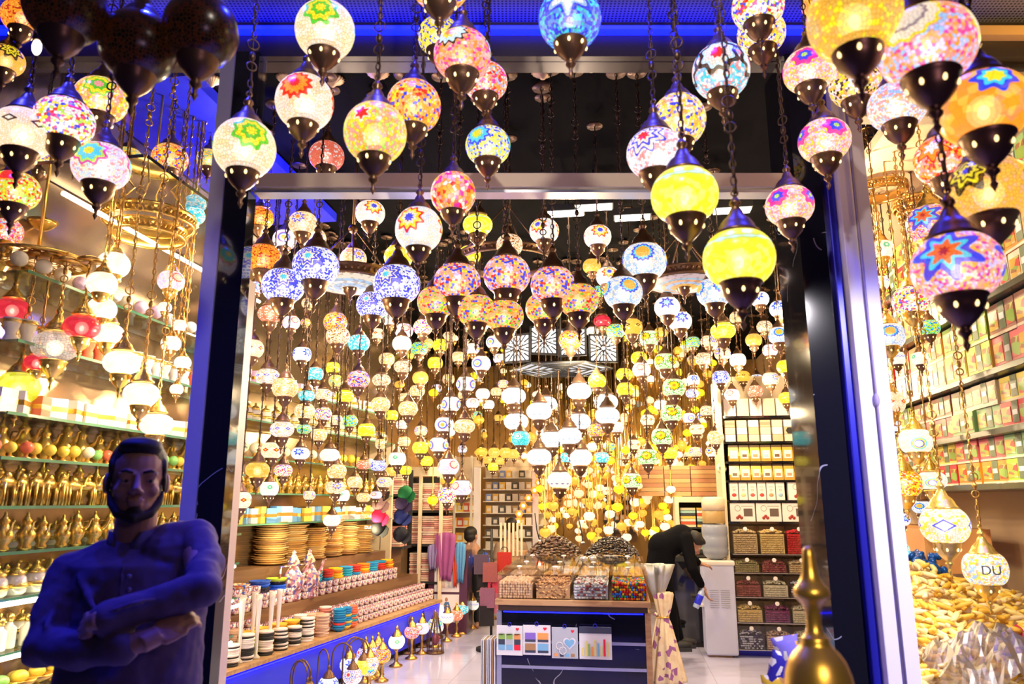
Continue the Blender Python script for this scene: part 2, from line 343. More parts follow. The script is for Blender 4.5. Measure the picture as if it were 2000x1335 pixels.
mos('cc', 'white globe with blue arcs of dots', [WW, W], [(.18, W), (.24, BL), (.32, YE), (.38, CY)], kind='arch', Mr=3, lat=-.3)
mos('rf', 'red and yellow confetti globe with green diamonds', [RE, YE, OR, W, YE, OR], [(.1, W), (.22, LG)], kind='diamond', Mr=4)
mos('bx', 'white globe with large blue diamond outlines', [WW, W, CR, YE, W], [(.26, WW), (.36, BL)], kind='diamond', Mr=4, lat=0)
mos('du', 'white speckled globe with black letters', [WW, W, PE, W, LB, YE])
mos('wo', 'soft white frosted globe', [WW, W], tile=3, grout=0, thru=.15, es=1.0)
mos('dk', 'dark unlit amber tile globe', [(.06, .012, .006), (.03, .01, .006), (.12, .02, .006), (.015, .008, .006)], es=.06, tile=9, thru=0)
mos('rc', 'clear red glass globe', [(.9, .05, .08), (.8, .03, .06)], es=.7, tile=3, grout=0, thru=.3)
mos('cl', 'clear cracked glass globe', [(.9, .75, .65), (1, .88, .78)], es=.55, tile=5, thru=.45)
mos('yq', 'yellow green glass globe', [(.7, .75, .03), (.8, .8, .1)], es=.75, tile=3, grout=0, thru=.3)
# ---------------------------------------------------------------- pendant lamps
def globe_mesh(name, mat, asp=.82, pw=.8, seg=28, rings=12, L=62):
    me = bpy.data.meshes.new(name); v = []; f = []; uvs = []
    for i in range(rings + 1):
        la = R(-L + 2 * L * i / rings); r = cos(la) ** pw; z = asp * sin(la)
        for k in range(seg + 1):
            a = 2*pi*k/seg; v.append((r*sin(a), -r*cos(a), z)); uvs.append((k/seg, .5 + la / 2.5))
    n = seg + 1
    for i in range(rings):
        for k in range(seg): f.append((i*n+k, i*n+k+1, (i+1)*n+k+1, (i+1)*n+k))
    me.from_pydata(v, [], f); ul = me.uv_layers.new(name='UVMap')
    for l in me.loops: ul.data[l.index].uv = uvs[l.vertex_index]
    me.polygons.foreach_set('use_smooth', [True]*len(f)); me.materials.append(mat); me.update(); return me
GC = {}
def globe(key, far, shape='s'):
    k = (key, far, shape)
    if k not in GC:
        asp, pw = {'s': (.84, .8), 'r': (.98, .9), 'f': (.66, .7), 'b': (.8, .5)}[shape]
        GC[k] = globe_mesh('globe', mosm(key, far), asp, pw, 18 if far else 32, 7 if far else 14)
    return GC[k]
def cup_mesh(seg, mat, holes=True, hm=None):
    b = MB(); b.lathe([(.54, -.66), (.60, -.70), (.61, -.74), (.55, -.80), (.52, -.98), (.44, -1.15), (.30, -1.32), (.17, -1.44), (.11, -1.52), (.16, -1.58), (.15, -1.64), (.07, -1.72), (.05, -1.85), (.09, -1.92), (0, -2.12)], seg)
    if holes:
        for k in range(7):
            a = 2*pi*(k+.25)/7; r = .498; b.ell((r*cos(a), r*sin(a), -1.01), (.05, .05, .085), 1, 8, 6)
    return b.mesh('bottom_cup', [mat, hm or M['hole']])
def cap_mesh(seg, mat):
    b = MB(); b.lathe([(0, .72), (.56, .66), (.64, .69), (.63, .77), (.53, .86), (.48, 1.0), (.38, 1.14), (.25, 1.26), (.19, 1.42), (.11, 1.56), (.17, 1.64), (.15, 1.72), (.06, 1.84), (.04, 1.92)], seg)
    if seg > 16: b.ring((0, 0, 1.98), .09, .03, 0, 12, 5, 'y')
    return b.mesh('top_cap', mat)
CUP = {0: cup_mesh(26, M['bronze']), 1: cup_mesh(14, M['bronze']), 2: cup_mesh(26, M['gold']), 3: cup_mesh(14, M['brass'])}
CUP[4] = cup_mesh(26, M['bronze'], False)
CAP = {0: cap_mesh(26, M['bronze']), 1: cap_mesh(14, M['bronze']), 2: cap_mesh(26, M['gold']), 3: cap_mesh(14, M['brass'])}
BULB = MB().ell((0, 0, -.1), (.13, .13, .18), 0, 12, 8).ell((0, 0, -.1), (.24, .24, .28), 1, 14, 10).ell((0, 0, -.08), (.36, .36, .38), 1, 16, 12).mesh('bulb', [M['bulb'], M['halo']])
CH = {}
def chain(L, near, mat='chain'):
    L = max(.05, round(L / .05) * .05); k = (round(L, 2), near, mat)
    if k in CH: return CH[k]
    b = MB()
    if near:
        z = 0; i = 0; rr = random.Random(int(L*100)); orn = rr.uniform(.05, .25)
        while z < L - .03:
            if abs(z - orn) < .02 and z + .14 < L:
                b.ring((0, 0, z+.03), .017, .0035, 0, 10, 4, 'y'); b.ell((0, 0, z+.07), (.012, .012, .02), 0, 8, 6); b.ring((0, 0, z+.115), .02, .0035, 0, 10, 4, 'y'); z += .14; orn = z + rr.uniform(.3, .5)
            b.ring((0, 0, z+.016), .0085, .0026, 0, 8, 4, 'y' if i % 2 else 'x', 1.9); z += .0265; i += 1
        b.tube([(0.006, 0, 0), (-.006, .004, L*.4), (.005, -.004, L*.7), (0, 0, L)], .003, 5)
        b.lathe([(.055, L-.03), (.06, L-.02), (.03, L-.004), (.01, L)], 16)
    else:
        b.tube([(0, 0, 0), (.003, 0, L*.5), (0, 0, L)], .0042, 4)
        z = .04; i = 0
        while z < L - .05:
            b.ring((0, 0, z), .011, .003, 0, 6, 3, 'y' if i % 2 else 'x', 1.6); z += .06; i += 1
        b.lathe([(.05, L-.03), (.055, L-.02), (.02, L-.004)], 10)
    CH[k] = b.mesh('chain', M[mat]); return CH[k]
LAMPS = []          # (root, px, py, w, key)
def lamp(px, py, w, key, D=None, shape='s', metal=0, top=None, group=None, diam=None, name='pendant_mosaic_lamp', chainon=True, bulb=None):
    if D is None: D = (diam or .19) * fhp(py) / w
    c = P(px, py, D); r = w * D / fhp(py) / 2
    near = w > 44
    root = empty(name, c, rnd.uniform(0, 2*pi) if near is False else rnd.uniform(-.55, .55) + math.atan2(-c.x, c.y))
    sc3 = (r, r, r)
    obj('globe', globe(key, not near, shape), root, sc_=sc3)
    mi = (0 if near else 1) + (2 if metal else 0)
    obj('top_cap', CAP[mi], root, sc_=sc3); obj('bottom_cup', CUP[4 if key == 'dk' else mi], root, sc_=sc3)
    if (near and key not in ('dk', 'ww', 'wu')) or bulb: obj('bulb', BULB, root, sc_=sc3)
    if top is None: top = 3.86 if c.y < 3.15 else 3.98
    if chainon and top - c.z - 1.95*r > .04: obj('chain', chain(top - c.z - 1.95*r, w > 60, 'chain' if not metal else 'brass'), root, (0, 0, 1.95*r))
    LAMPS.append([root, px, py, w, key, group or ''])
    return root
OUT = """
635 60 115 cy r;595 200 112 co r;478 290 118 cy r;733 260 122 mr r;808 208 106 om r;858 72 84 yb;903 108 112 pw;948 160 86 pk;953 285 88 yf;1113 38 122 bt r
885 378 88 ro r;818 448 92 ws r;1408 140 110 wr r;1325 235 106 mm r;1280 300 112 wb;1337 382 130 ye;1443 505 138 ye;1480 14 100 wm;1487 66 92 mm;1580 138 98 pm
1610 275 98 pm;1542 402 92 pm;1670 166 97 at;1752 208 108 lb;1848 312 115 or;1930 372 150 as;1868 522 162 pb;1920 212 165 ob;1810 92 178 pg;1668 35 175 ao r;1596 8 60 ob
197 195 98 yg;125 238 110 wm;45 260 112 bd;198 325 106 pu;30 372 88 rg;12 118 66 as;270 92 142 dk r;392 62 142 dk r;128 12 150 dk r;45 34 76 og;860 -40 120 om r
"""
INN = """
332 310 68 om;250 312 56 gd;80 315 58 mm;148 300 52 wm;408 312 48 gd;638 305 68 rd;723 416 58 ws;508 425 52 og;515 505 68 og;592 437 56 of;556 468 46 rb;612 466 50 of;617 520 90 bm
553 558 82 bm;775 555 92 bm;893 552 92 cf;990 537 92 cf;1080 557 88 cf;852 590 74 ca;930 606 76 ca;985 617 76 ca;1062 602 72 ca;1130 586 78 ca;1258 511 88 bo;1217 571 76 bo;1395 571 68 bo
1303 600 50 bw;1328 627 46 bw;1063 451 58 ws;1167 462 54 ws;1187 540 46 ws;1156 520 36 am;1238 472 32 bw;1364 458 32 bw;933 439 58 ye f;995 479 52 wf;917 498 44 yl;862 462 34 yl;778 502 56 yl
728 596 64 bm;602 592 26 be;500 562 30 bm;470 580 24 gb;746 502 32 am;742 468 30 ws;690 506 52 of;528 613 48 rd f;569 630 34 rr;655 629 46 om;701 670 42 aq;737 652 28 rs;763 624 32 wg
492 681 46 rs;523 735 46 wd f;557 757 50 be;615 730 34 aq;650 718 28 yl b;590 692 36 bw b;660 656 46 wf;700 741 44 cf;745 742 36 wf f;631 770 34 of f;599 773 32 aq f;673 773 36 ye f;743 790 38 pf
765 811 26 yl b;631 808 34 wm;595 803 40 be;551 838 46 wd f;623 849 32 pf;716 840 34 ye b;531 879 42 rs;587 885 36 bw f;644 888 38 wo f;503 917 46 am f;553 918 36 wm f;658 920 38 pf;739 909 32 bm f
526 954 36 wg b;655 951 38 of f;469 976 44 rs;751 941 32 of f;693 941 30 be;785 829 24 wd;648 1016 34 wo f;710 907 28 rd f;668 967 30 wg b
789 646 36 rr;826 639 38 wm;819 681 34 gb;860 674 30 yl b;834 671 26 gd;936 628 44 rr;877 658 26 be;785 671 38 wo;923 681 28 rb;965 668 32 rb;1114 664 46 om;797 693 24 am;787 716 36 wf f
821 738 32 am;850 709 30 yl b;853 758 20 rr;815 763 30 pf;789 776 22 be;895 697 26 be b;876 740 24 pf b;940 710 38 rb;910 750 38 rb;983 750 22 of;975 700 24 rr;797 798 38 pf;881 789 38 rb;943 769 28 wo
969 765 22 be;923 787 26 rr;931 811 22 gb;868 829 38 rb;822 841 26 of;907 832 42 be f;789 862 26 be;821 874 32 yl;857 868 38 rb;876 911 42 rr;833 900 26 yl;792 918 24 yl;763 921 24 am;902 952 40 rr;873 966 36 wm r
776 896 34 wg b;905 771 22 be;954 790 24 wo;941 884 24 am r;965 884 24 am r;987 884 24 am r;1004 886 22 am r;952 898 20 am;976 900 20 am;963 911 22 yl;1017 856 38 tq;1107 893 26 aq;1176 893 28 aq
1166 744 36 yl;1219 731 32 yl;1221 760 34 yl;1248 699 32 yl;1253 722 36 rr;1299 707 42 sf b;1316 757 44 sf b;1311 807 42 sf b;1293 853 42 sf b;1265 892 40 sf b;1234 938 38 sf b;1268 661 38 sf b
1325 700 18 yl;1323 727 20 yl;1281 690 18 wo;1283 729 20 lb;1291 790 28 wz f;1354 742 26 bw;1352 768 26 bm f;1408 737 34 bm;1383 667 30 of;1374 701 32 wf;1411 690 32 of;1412 646 48 ye f;1441 703 32 wz b
1451 735 28 ad;1478 741 26 bw;1472 664 32 am;1504 684 30 rr;1522 655 42 bo;1505 740 32 of b;1534 716 34 yl;1563 743 44 wz b;1564 703 32 of;1430 771 30 rr;1475 764 30 rd;1496 766 20 pf;1536 777 30 yl;1446 798 26 wg f
1509 801 24 rs;1582 785 32 wm;1265 820 28 rs;1222 816 24 pf;1346 816 26 rb;1367 815 24 rb;1380 802 26 wf;1361 838 30 rs f;1166 840 34 om;1205 834 28 lb;1336 883 24 of;1358 882 26 of;1391 882 26 ws;1334 862 20 rs
1221 888 24 of;1247 900 24 pf;1283 910 22 of;1189 873 24 gb;1238 868 26 rs;1202 647 36 gb;1234 639 42 ad;1176 627 34 rc f;1171 571 32 gb;1150 558 26 gb;1523 603 40 bw;1493 638 30 wf;1484 584 36 bw;1485 560 26 bw
1247 938 16 yl;1318 910 24 yl;1325 930 20 yl;1318 962 20 yl;1333 655 24 wd;1085 795 20 be;1352 702 20 be;1290 650 26 am;1440 620 30 be;1545 640 28 og
1003 773 48 ww f;1053 803 50 ww f;1067 788 42 ww f;1008 823 48 ww f;1131 764 48 ww f;1131 823 46 ww f;1078 858 46 ww f;1112 851 48 ww f;1053 892 48 ww f;1133 893 48 ww f;1093 937 48 wu f;1184 785 46 ww f;1186 811 48 ww f
"""
WIN = """
1722 488 46 wg;1718 553 36 wz;1736 656 60 bo b;1780 587 70 wm;1739 786 54 rs b;1788 861 60 cc b;1766 944 66 rf;1820 938 54 cc f;1845 1025 90 bx;1924 1110 80 du b;1758 1014 38 bw f;1801 990 38 bo f;1760 1073 32 aq
1817 438 86 pb b;1745 832 30 bw;1752 700 34 wz;1722 722 26 rs;1815 640 40 gb;1798 700 34 wg
"""
LEFT = """
222 517 60 wo;199 554 56 wo;199 604 54 wo;211 651 58 wo f;238 708 68 wo f;276 769 66 wo f;305 828 62 wo f;24 604 62 rc f;160 638 66 rc f;72 708 46 rc f;108 676 84 cl f;36 756 76 yq;334 549 50 rr
379 421 42 aq;350 636 30 wo;334 671 38 wo;357 708 32 wo;12 452 60 pk;322 600 26 wo;345 760 26 wo
"""
def parse(s):
    for it in s.replace('\n', ';').split(';'):
        it = it.split()
        if it: yield float(it[0]), float(it[1]), float(it[2]), it[3], (it[4] if len(it) > 4 else 's')
for x, y, w, k, sh in parse(OUT):
    D = min(2.85, max(1.5, .205 * fhp(y) / w)); lamp(x, y, w, k, D=D, shape=sh, group='lamps in front of the shop front')
def inside_depth(x, y, w, lo=3.75, hi=10.2, dm=None):
    dm = dm or (.2 if w > 60 else .17)
    D = max(lo, min(hi, dm * fhp(y) / w))
    for _ in range(200):
        u, v = UV(P(x, y, D))
        if (u < -2.55 or u > 1.85) and D > lo: D *= .985
        else: break
    return D
for x, y, w, k, sh in parse(INN):
    lamp(x, y, w, k, D=inside_depth(x, y, w, dm=.235 if k in ('ww', 'wu') else None), shape=sh, group='lamps massed inside the shop')
for x, y, w, k, sh in parse(WIN):
    lamp(x, y, w, k, D=inside_depth(x, y, w, 3.5, 4.6), shape=sh, metal=1 if w > 44 else 0, group='lamps behind the spice window')
for x, y, w, k, sh in parse(LEFT):
    D = inside_depth(x, y, w, 3.45, 4.2, .16)
    if k in ('rc', 'cl', 'yq'): D = 3.5
    tp = None
    if k in ('rc', 'cl', 'yq'): tp = zat(505, 3.55)
    lamp(x, y, w, k, D=D, shape=sh, metal=1, group='lamps behind the glassware window', top=tp)
# the smaller lamps deeper in the shop: take free spots of the crowded ceiling
fill_keys = ['be', 'pf', 'am', 'yl', 'of', 'rs', 'gd', 'wf', 'rr', 'be', 'am', 'pf', 'wo', 'wm', 'ca', 'aq', 'gb', 'ad', 'yl', 'be']
taken = [(l[1], l[2], l[3]) for l in LAMPS]
n_fill = max(0, 334 - len(LAMPS)); tries = 0; fr = random.Random(21); nf = 0
while nf < n_fill and tries < 20000:
    tries += 1
    x = fr.uniform(500, 1400); y = fr.uniform(600, 985) if x < 1240 else fr.uniform(640, 930)
    if 735 < x < 900 and y > 930: continue
    if 985 < x < 1215 and 650 < y < 745: continue
    if 900 < x < 1045 and y > 905: continue
    w = fr.uniform(18, 34)
    if any((x-a)**2 + ((y-b)*1.0)**2 < ((w+c)*.46)**2 for a, b, c in taken): continue
    taken.append((x, y, w)); nf += 1
    lamp(x, y, w, fr.choice(fill_keys), D=inside_depth(x, y, w, 6, 11.5, .16), shape=fr.choice('sfbr'), group='lamps massed inside the shop')
# beyond that, the glitter of still smaller lamps at the very back: one mass
gb_ = [MB() for _ in range(4)]; gcols = [M.setdefault('g%d' % i, pm('distant_glow_%d' % i, tuple(q*.3 for q in c), .4, em=c, es=.75)) for i, c in enumerate([CR, YE, AM, W])]
mb = MB()
for i in range(640):
    x = fr.uniform(560, 1400); y = fr.uniform(600, 990) if x < 1240 else fr.uniform(650, 960)
    if i > 420: x = fr.uniform(1048, 1335); y = fr.uniform(870, 1055)
    if 900 < x < 1045 and y > 905 or 985 < x < 1215 and y < 745 or x < 730 and y > 880: continue
    D = fr.uniform(9.5, 12.3)
    if 1230 < x: D = min(D, 9.8)
    c = P(x, y, D); u, v = UV(c)
    if u < -2.5 or v > 12.6: continue
    r = fr.uniform(.05, .075); mi = fr.randrange(4)
    mb.ell(c, (r, r, r*.78), mi, 10, 6); mb.lathe([(0, c.z-r*1.9), (r*.2, c.z-r*1.5), (r*.55, c.z-r*1.0), (r*.6, c.z-r*.7)], 8, 4, c=(c.x, c.y, 0))
    mb.lathe([(r*.6, c.z+r*.6), (r*.3, c.z+r*1.0), (.006, c.z+r*1.4), (.005, 3.98)], 6, 4, c=(c.x, c.y, 0))
o = obj('distant_pendant_lamp_mass', mb.mesh('distant_pendant_lamp_mass', gcols + [M['brass']]))
tag(o, 'mass of tiny glowing lamps filling the far end of the shop', 'lamps', kind='stuff')
# ---- labels of the lamps, each told apart by look, then by what hangs next to it
def size_word(w): return 'large' if w > 100 else ('medium' if w > 55 else ('small' if w > 30 else 'tiny'))
bycount = {}
for l in LAMPS: bycount.setdefault((l[4], size_word(l[3])), []).append(l)
zone = {'lamps in front of the shop front': 'outside', 'lamps massed inside the shop': 'in the shop', 'lamps behind the spice window': 'by the boxed sweets', 'lamps behind the glassware window': 'over the glassware', '': ''}
seen = set()
SHORT = {k: ' '.join(v.split()[:3]) if 'globe' not in v.split()[:3] else v.split('globe')[0].strip() for k, v in DESC.items()}
def short(k):
    w = [q for q in DESC[k].split() if q not in ('with', 'a', 'and')]
    i = w.index('globe'); return ' '.join(w[:i][:3]) + ' lamp' if i else 'lamp'
for l in sorted(LAMPS, key=lambda l: -l[3]):
    d = DESC[l[4]]; base = size_word(l[3]) + ' lamp, ' + d
    cands = []
    solo = len(bycount[(l[4], size_word(l[3]))]) == 1
    near = sorted((m for m in LAMPS if m is not l and m[3] > 20), key=lambda m: (m[1]-l[1])**2 + (m[2]-l[2])**2 - 900*(m[4] != l[4]))[:26]
    if solo: cands.append(base + ', hanging ' + (zone[l[5]] or 'in the shop'))
    for m in near:
        dx, dy = m[1]-l[1], m[2]-l[2]
        rel = ('below' if dy < 0 else 'above') if abs(dy) > abs(dx) * .7 else 'beside'
        for s_ in ('', size_word(m[3]) + ' '):
            t_ = base + ' ' + rel + ' ' + s_ + short(m[4])
            if len(t_.split()) <= 16: cands.append(t_)
    for t_ in cands:
        if t_ not in seen: break
    seen.add(t_); tag(l[0], t_, 'lamp', l[5] or None)
# ---------------------------------------------------------------- the shop shell
def tile_mat():
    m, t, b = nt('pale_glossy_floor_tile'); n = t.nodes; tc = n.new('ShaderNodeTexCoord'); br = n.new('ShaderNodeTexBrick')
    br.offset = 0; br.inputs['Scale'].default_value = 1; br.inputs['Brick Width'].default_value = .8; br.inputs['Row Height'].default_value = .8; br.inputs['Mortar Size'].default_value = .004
    br.inputs['Color1'].default_value = (.52, .52, .8, 1); br.inputs['Color2'].default_value = (.56, .56, .84, 1); br.inputs['Mortar'].default_value = (.4, .4, .55, 1)  # blue LED light on the floor is mixed into the tile colours
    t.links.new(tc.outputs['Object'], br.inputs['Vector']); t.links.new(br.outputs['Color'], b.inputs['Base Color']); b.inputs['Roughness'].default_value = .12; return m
def perf_mat():
    m, t, b = nt('perforated_metal_soffit'); n = t.nodes; tc = n.new('ShaderNodeTexCoord'); sx = n.new('ShaderNodeSeparateXYZ'); t.links.new(tc.outputs['Object'], sx.inputs[0])
    fx = mth(t, 'SUBTRACT', mth(t, 'FRACT', mth(t, 'MULTIPLY', sx.outputs[0], 55)), .5); fy = mth(t, 'SUBTRACT', mth(t, 'FRACT', mth(t, 'MULTIPLY', sx.outputs[1], 55)), .5)
    d = mth(t, 'SQRT', mth(t, 'ADD', mth(t, 'MULTIPLY', fx, fx), mth(t, 'MULTIPLY', fy, fy)))
    t.links.new(mixc(t, mth(t, 'LESS_THAN', d, .3), (.2, .2, .3), (.02, .02, .03)), b.inputs['Base Color']); b.inputs['Roughness'].default_value = .4; return m
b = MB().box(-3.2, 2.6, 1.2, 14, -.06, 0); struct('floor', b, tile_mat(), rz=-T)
b = MB().box(-3.15, -3.05, 2.3, 5.15, 0, 4.1).box(-3.15, -3.05, 9.3, 13.2, 0, 4.1)
WL = [I2(-3.05, 4.9), I2(-3.05, 9.5), I2(-3.15, 9.5), I2(-3.15, 4.9)]; Minv = Matrix.Rotation(T, 3, 'Z'); b.poly([Minv @ p for p in WL], (0, 0, 4.1)); b.box(-3.7, -3.05, 5.0, 5.06, 0, 4.1); struct('wall_left', b, pm('bronze_mirror_wall', (.5, .36, .22), .16, .85), rz=-T)
b = MB().box(2.35, 2.45, 3.2, 13.2, 0, 4.1); struct('wall_right', b, pm('warm_cream_wall', (.45, .3, .16), .5), rz=-T)
b = MB().box(-3.15, 2.45, 13, 13.1, 0, 4.1); struct('wall_back', b, pm('gold_lit_back_wall', (.5, .3, .1), .25, .6), rz=-T)
b = MB().box(-3.9, 4.2, 3.34, 15, 4.0, 4.1); struct('ceiling', b, pm('black_ceiling', (.002, .002, .003), .9, spec=.05))
b = MB().box(-4.5, 4.5, -2, 3.28, 3.88, 3.95); struct('ceiling_outside', b, perf_mat())
FD = 3.2
zb0, zb1 = zat(62, FD), zat(110, FD)
b = MB().box(-4.5, 4.5, FD, FD+.14, zb1, 4.1); struct('beam_front', b, pm('dark_brown_beam', (.035, .025, .022), .35))
b = MB().box(-3.2, 2.1, FD-.05, FD, zb0-.02, zb0+.0); struct('trim_1', b, M['tubeb'])
b = MB().box(2.15, 4.4, FD-.05, FD, zb0-.05, zb0+.0); struct('trim_2', b, pm('brass_fascia_trim', (.8, .5, .2), .4))
z1, z2 = zat(365, FD), zat(337, FD)
b = MB().box(-1.19, 1.29, FD, FD+.1, z1, z2); struct('trim_3', b, M['cream'], bevel=.004)
b = MB().box(-1.19, 1.29, FD+.01, FD+.09, z1-.022, z1-.008); struct('trim_4', b, M['alu'])
b = MB().box(-1.19, 1.29, FD+.04, FD+.05, z2, zb1); struct('window_1', b, M['glassd'])
b = MB().box(-1.31, -1.20, FD-.04, FD+.06, 0, zb1); struct('column_left', b, M['blackm'])
b = MB().box(-1.26, -1.203, FD+.065, FD+.15, 0, 2.6); struct('trim_12', b, pm('bright_cream_trim', (.85, .7, .5), .4))
b = MB().box(-1.375, -1.312, FD-.05, FD+.20, 0, zb1); struct('trim_5', b, pm('lavender_edge_metal', (.4, .38, .6), .3, .3))
b = MB().box(1.30, 1.43, FD-.02, FD+.26, 0, zb1); struct('column_right', b, M['blackm'])
b = MB().box(1.43, 1.466, FD-.05, FD+.1, 0, zb1); struct('trim_6', b, M['blued'], bevel=.006)
b = MB().box(1.468, 1.53, FD-.09, FD+.1, 0, zb1); b.box(1.534, 1.60, FD-.09, FD+.1, 0, zb1); struct('trim_7', b, M['postw'], bevel=.004)
o = obj('wall_cable', MB().tube([(1.532, FD-.1, 3.5), (1.531, FD-.1, 2.6), (1.533, FD-.1, 2.25), (1.531, FD-.1, .9)], .005, 6).ell((1.532, FD-.1, 2.02), (.012, .012, .03)).mesh('wall_cable', pm('grey_violet_cord', (.3, .25, .4), .6)))
tag(o, 'thin grey cable running down the pale post beside the doorway', 'cable')
b = MB().box(-4.4, -1.378, FD+.04, FD+.05, .5, zb1); struct('window_2', b, M['glass'])
b = MB().box(1.61, 4.2, FD+.04, FD+.05, .5, zb1); struct('window_3', b, M['glass'])
b = MB().box(1.61, 2.6, 3.34, 3.42, zat(235, 3.38), zat(235, 3.38)+.06); struct('trim_8', b, M['cream'])
# panels over the two windows; the blue one has ceiling glow painted in
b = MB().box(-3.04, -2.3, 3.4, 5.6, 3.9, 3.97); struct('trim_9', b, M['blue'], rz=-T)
b = MB().box(1.5, 2.3, 3.6, 6.6, 3.6, 3.66); struct('trim_10', b, pm('cream_soffit', (.75, .6, .4), .5), rz=-T)
# ---- ceiling fittings: canopies, LED panels, downlights
def canopy(px, py, w, z=3.99):
    d = P(px, py, 1); k = (z - CZ) / (d.z - CZ); c = Vector((d.x*k, k, z)); r = w * k / fhp(py) / 2
    b = MB().lathe([(0, -.05), (r*.2, -.045), (r*.35, -.03), (r*.8, -.012), (r, 0)], 54, flute=.07, fn=18)
    o = obj('ceiling_canopy', b.mesh('ceiling_canopy', pm('pale_brass', (.8, .6, .38), .5, .5)), None, c); return o
for i, (x, y, w, wh) in enumerate([(103, 150, 50, 'over the glassware'), (350, 150, 44, 'beside the tall column'), (415, 155, 36, 'close behind the tall column'), (560, 152, 40, 'beyond the red sunburst lamp'), (650, 155, 44, 'over the doorway beam'), (738, 142, 44, 'between two hanging lamps'), (795, 140, 38, 'near the orange lamps'),
                          (1060, 140, 46, 'in the open dark patch'), (1155, 126, 46, 'below the turquoise lamp'), (1230, 130, 46, 'beside a long hanging chain'), (1300, 125, 36, 'just behind the chains'), (940, 130, 40, 'beyond the pink lamp')]):
    tag(canopy(x, y, w), 'fluted brass ceiling canopy ' + wh, 'ceiling canopy', 'ceiling canopies')
for i, (x, y) in enumerate([(1105, 416), (1235, 424), (1430, 410), (1160, 404)]):
    d = P(x, y, 1); k = (3.7 - CZ) / (d.z - CZ)
    o = empty('ceiling_light', (d.x*k, k, 3.7), -T, 'flat white ceiling light panel over the ' + ['white lattice chandelier', 'blue lamps', 'yellow lamp', 'dark stretch of ceiling'][i], 'ceiling light', 'ceiling light panels')
    obj('diffuser', MB().box(-.13, .13, -.05, .05, -.01, 0).mesh('diffuser', M['panel']), o)
    obj('frame', MB().box(-.14, .14, -.06, .06, .001, .05).mesh('frame', M['black']), o)
    obj('rod', MB().tube([(0, 0, .05), (0, 0, .29)], .008).mesh('rod', M['black']), o)
for i, (x, y) in enumerate([(75, 388), (147, 423), (135, 455), (188, 480), (218, 496), (248, 505), (283, 534), (200, 455)]):
    d = P(x, y, 1); kk = (3.3 - CZ) / (d.z - CZ)
    o = obj('ceiling_downlight', MB().lathe([(0, -.012), (.07, -.012), (.085, 0), (.08, .03), (0, .03)], 20).mesh('ceiling_downlight', M['panel']), None, (d.x*kk, kk, 3.3))
    tag(o, 'round white downlight in the mirrored strip over the glassware shelves', 'downlight', 'round downlights')
# mirrored strip which carries them
b = MB().box(-3.04, -2.35, 3.2, 5.3, 3.32, 3.34); struct('trim_11', b, pm('mirror_strip', (.5, .52, .6), .05, 1), rz=-T)
def tube_light(u, v0, v1, z, label, m='tube', r=.012):
    o = obj('led_tube', MB().tube([(u, v0, 0), (u, v1, 0)], r, 8).mesh('led_tube', M[m]), None, (0, 0, z), -T)
    tag(o, label, 'led tube', 'led tubes of the glassware shelves' if m == 'tube' else None); return o
tube_light(-2.62, 3.0, 5.0, zat(394, 3.45), 'bright warm led tube above the top glassware shelf')
tube_light(-2.71, 2.9, 5.1, 1.16, 'bright led tube under the clear candlestick shelf')
tube_light(-2.71, 2.9, 5.1, .93, 'bright led tube above the gold dish shelf')
tube_light(-2.85, 4.7, 5.5, .85, 'bright led tube behind the tall glass vases')
tube_light(-2.80, 4.6, 5.3, .62, 'bright led tube low over the orange bangles')
# ---------------------------------------------------------------- goods
def prim(f): b = MB(); f(b); return b
def coffee_pot():
    b = MB(); b.lathe([(.035, 0), (.04, .01), (.03, .03), (.05, .06), (.055, .09), (.03, .13), (.022, .15), (.03, .165), (.02, .18), (.008, .2), (.01, .21), (0, .22)], 14)
    b.tube([(.045, 0, .09), (.075, 0, .12), (.09, 0, .16), (.105, 0, .165)], [.014, .01, .006, .004], 6); b.tube([(-.025, 0, .15), (-.07, 0, .15), (-.075, 0, .1), (-.045, 0, .06)], .005, 5)
    return b
def camel():
    b = MB(); b.ell((0, 0, .09), (.045, .02, .024)); b.ell((0, 0, .115), (.018, .014, .018))
    b.tube([(.035, 0, .09), (.06, 0, .09), (.068, 0, .125), (.08, 0, .14)], [.012, .009, .007, .006], 6); b.ell((.088, 0, .14), (.016, .008, .008))
    for x in (-.03, .03):
        for y in (-.012, .012): b.tube([(x, y, .09), (x+.003, y, .04), (x, y, 0)], [.008, .005, .006], 5)
    b.tube([(-.045, 0, .095), (-.055, 0, .06)], .003, 4); return b
def jar():
    b = MB(); b.lathe([(.035, 0), (.045, .01), (.048, .04), (.04, .075), (.03, .085)], 16, 0); b.lathe([(.034, .085), (.036, .095), (.02, .11), (.006, .118), (.01, .13), (0, .138)], 12, 1); b.lathe([(.05, .03), (.052, .04), (.05, .05)], 16, 1); return b
def teaglass():
    b = MB(); b.lathe([(.022, 0), (.024, .006), (.016, .03), (.026, .06), (.03, .085), (.027, .085), (.022, .06), (.012, .03), (0, .01)], 12, 0); b.lathe([(.0305, .07), (.031, .08), (.0295, .08)], 12, 1); return b
def gift():
    b = MB(); b.box(-.04, .04, -.02, .02, 0, .09, 0); b.box(-.042, .042, -.0205, .0205, .035, .055, 1); return b
def vial():
    b = MB(); b.lathe([(.02, 0), (.022, .004), (.022, .06), (.01, .07), (.008, .08)], 10, 0); b.lathe([(.011, .08), (.011, .1), (0, .105)], 8, 1); return b
def bowl(r=.09):
    b = MB(); b.lathe([(r*.4, 0), (r*.42, r*.08), (r*.75, r*.25), (r, r*.62), (r*.96, r*.63), (r*.7, r*.3), (0, r*.14)], 24); return b
def plate(r=.13):
    b = MB(); b.lathe([(r*.6, 0), (r, r*.14), (r, r*.17), (r*.6, r*.05), (0, r*.04)], 24); return b
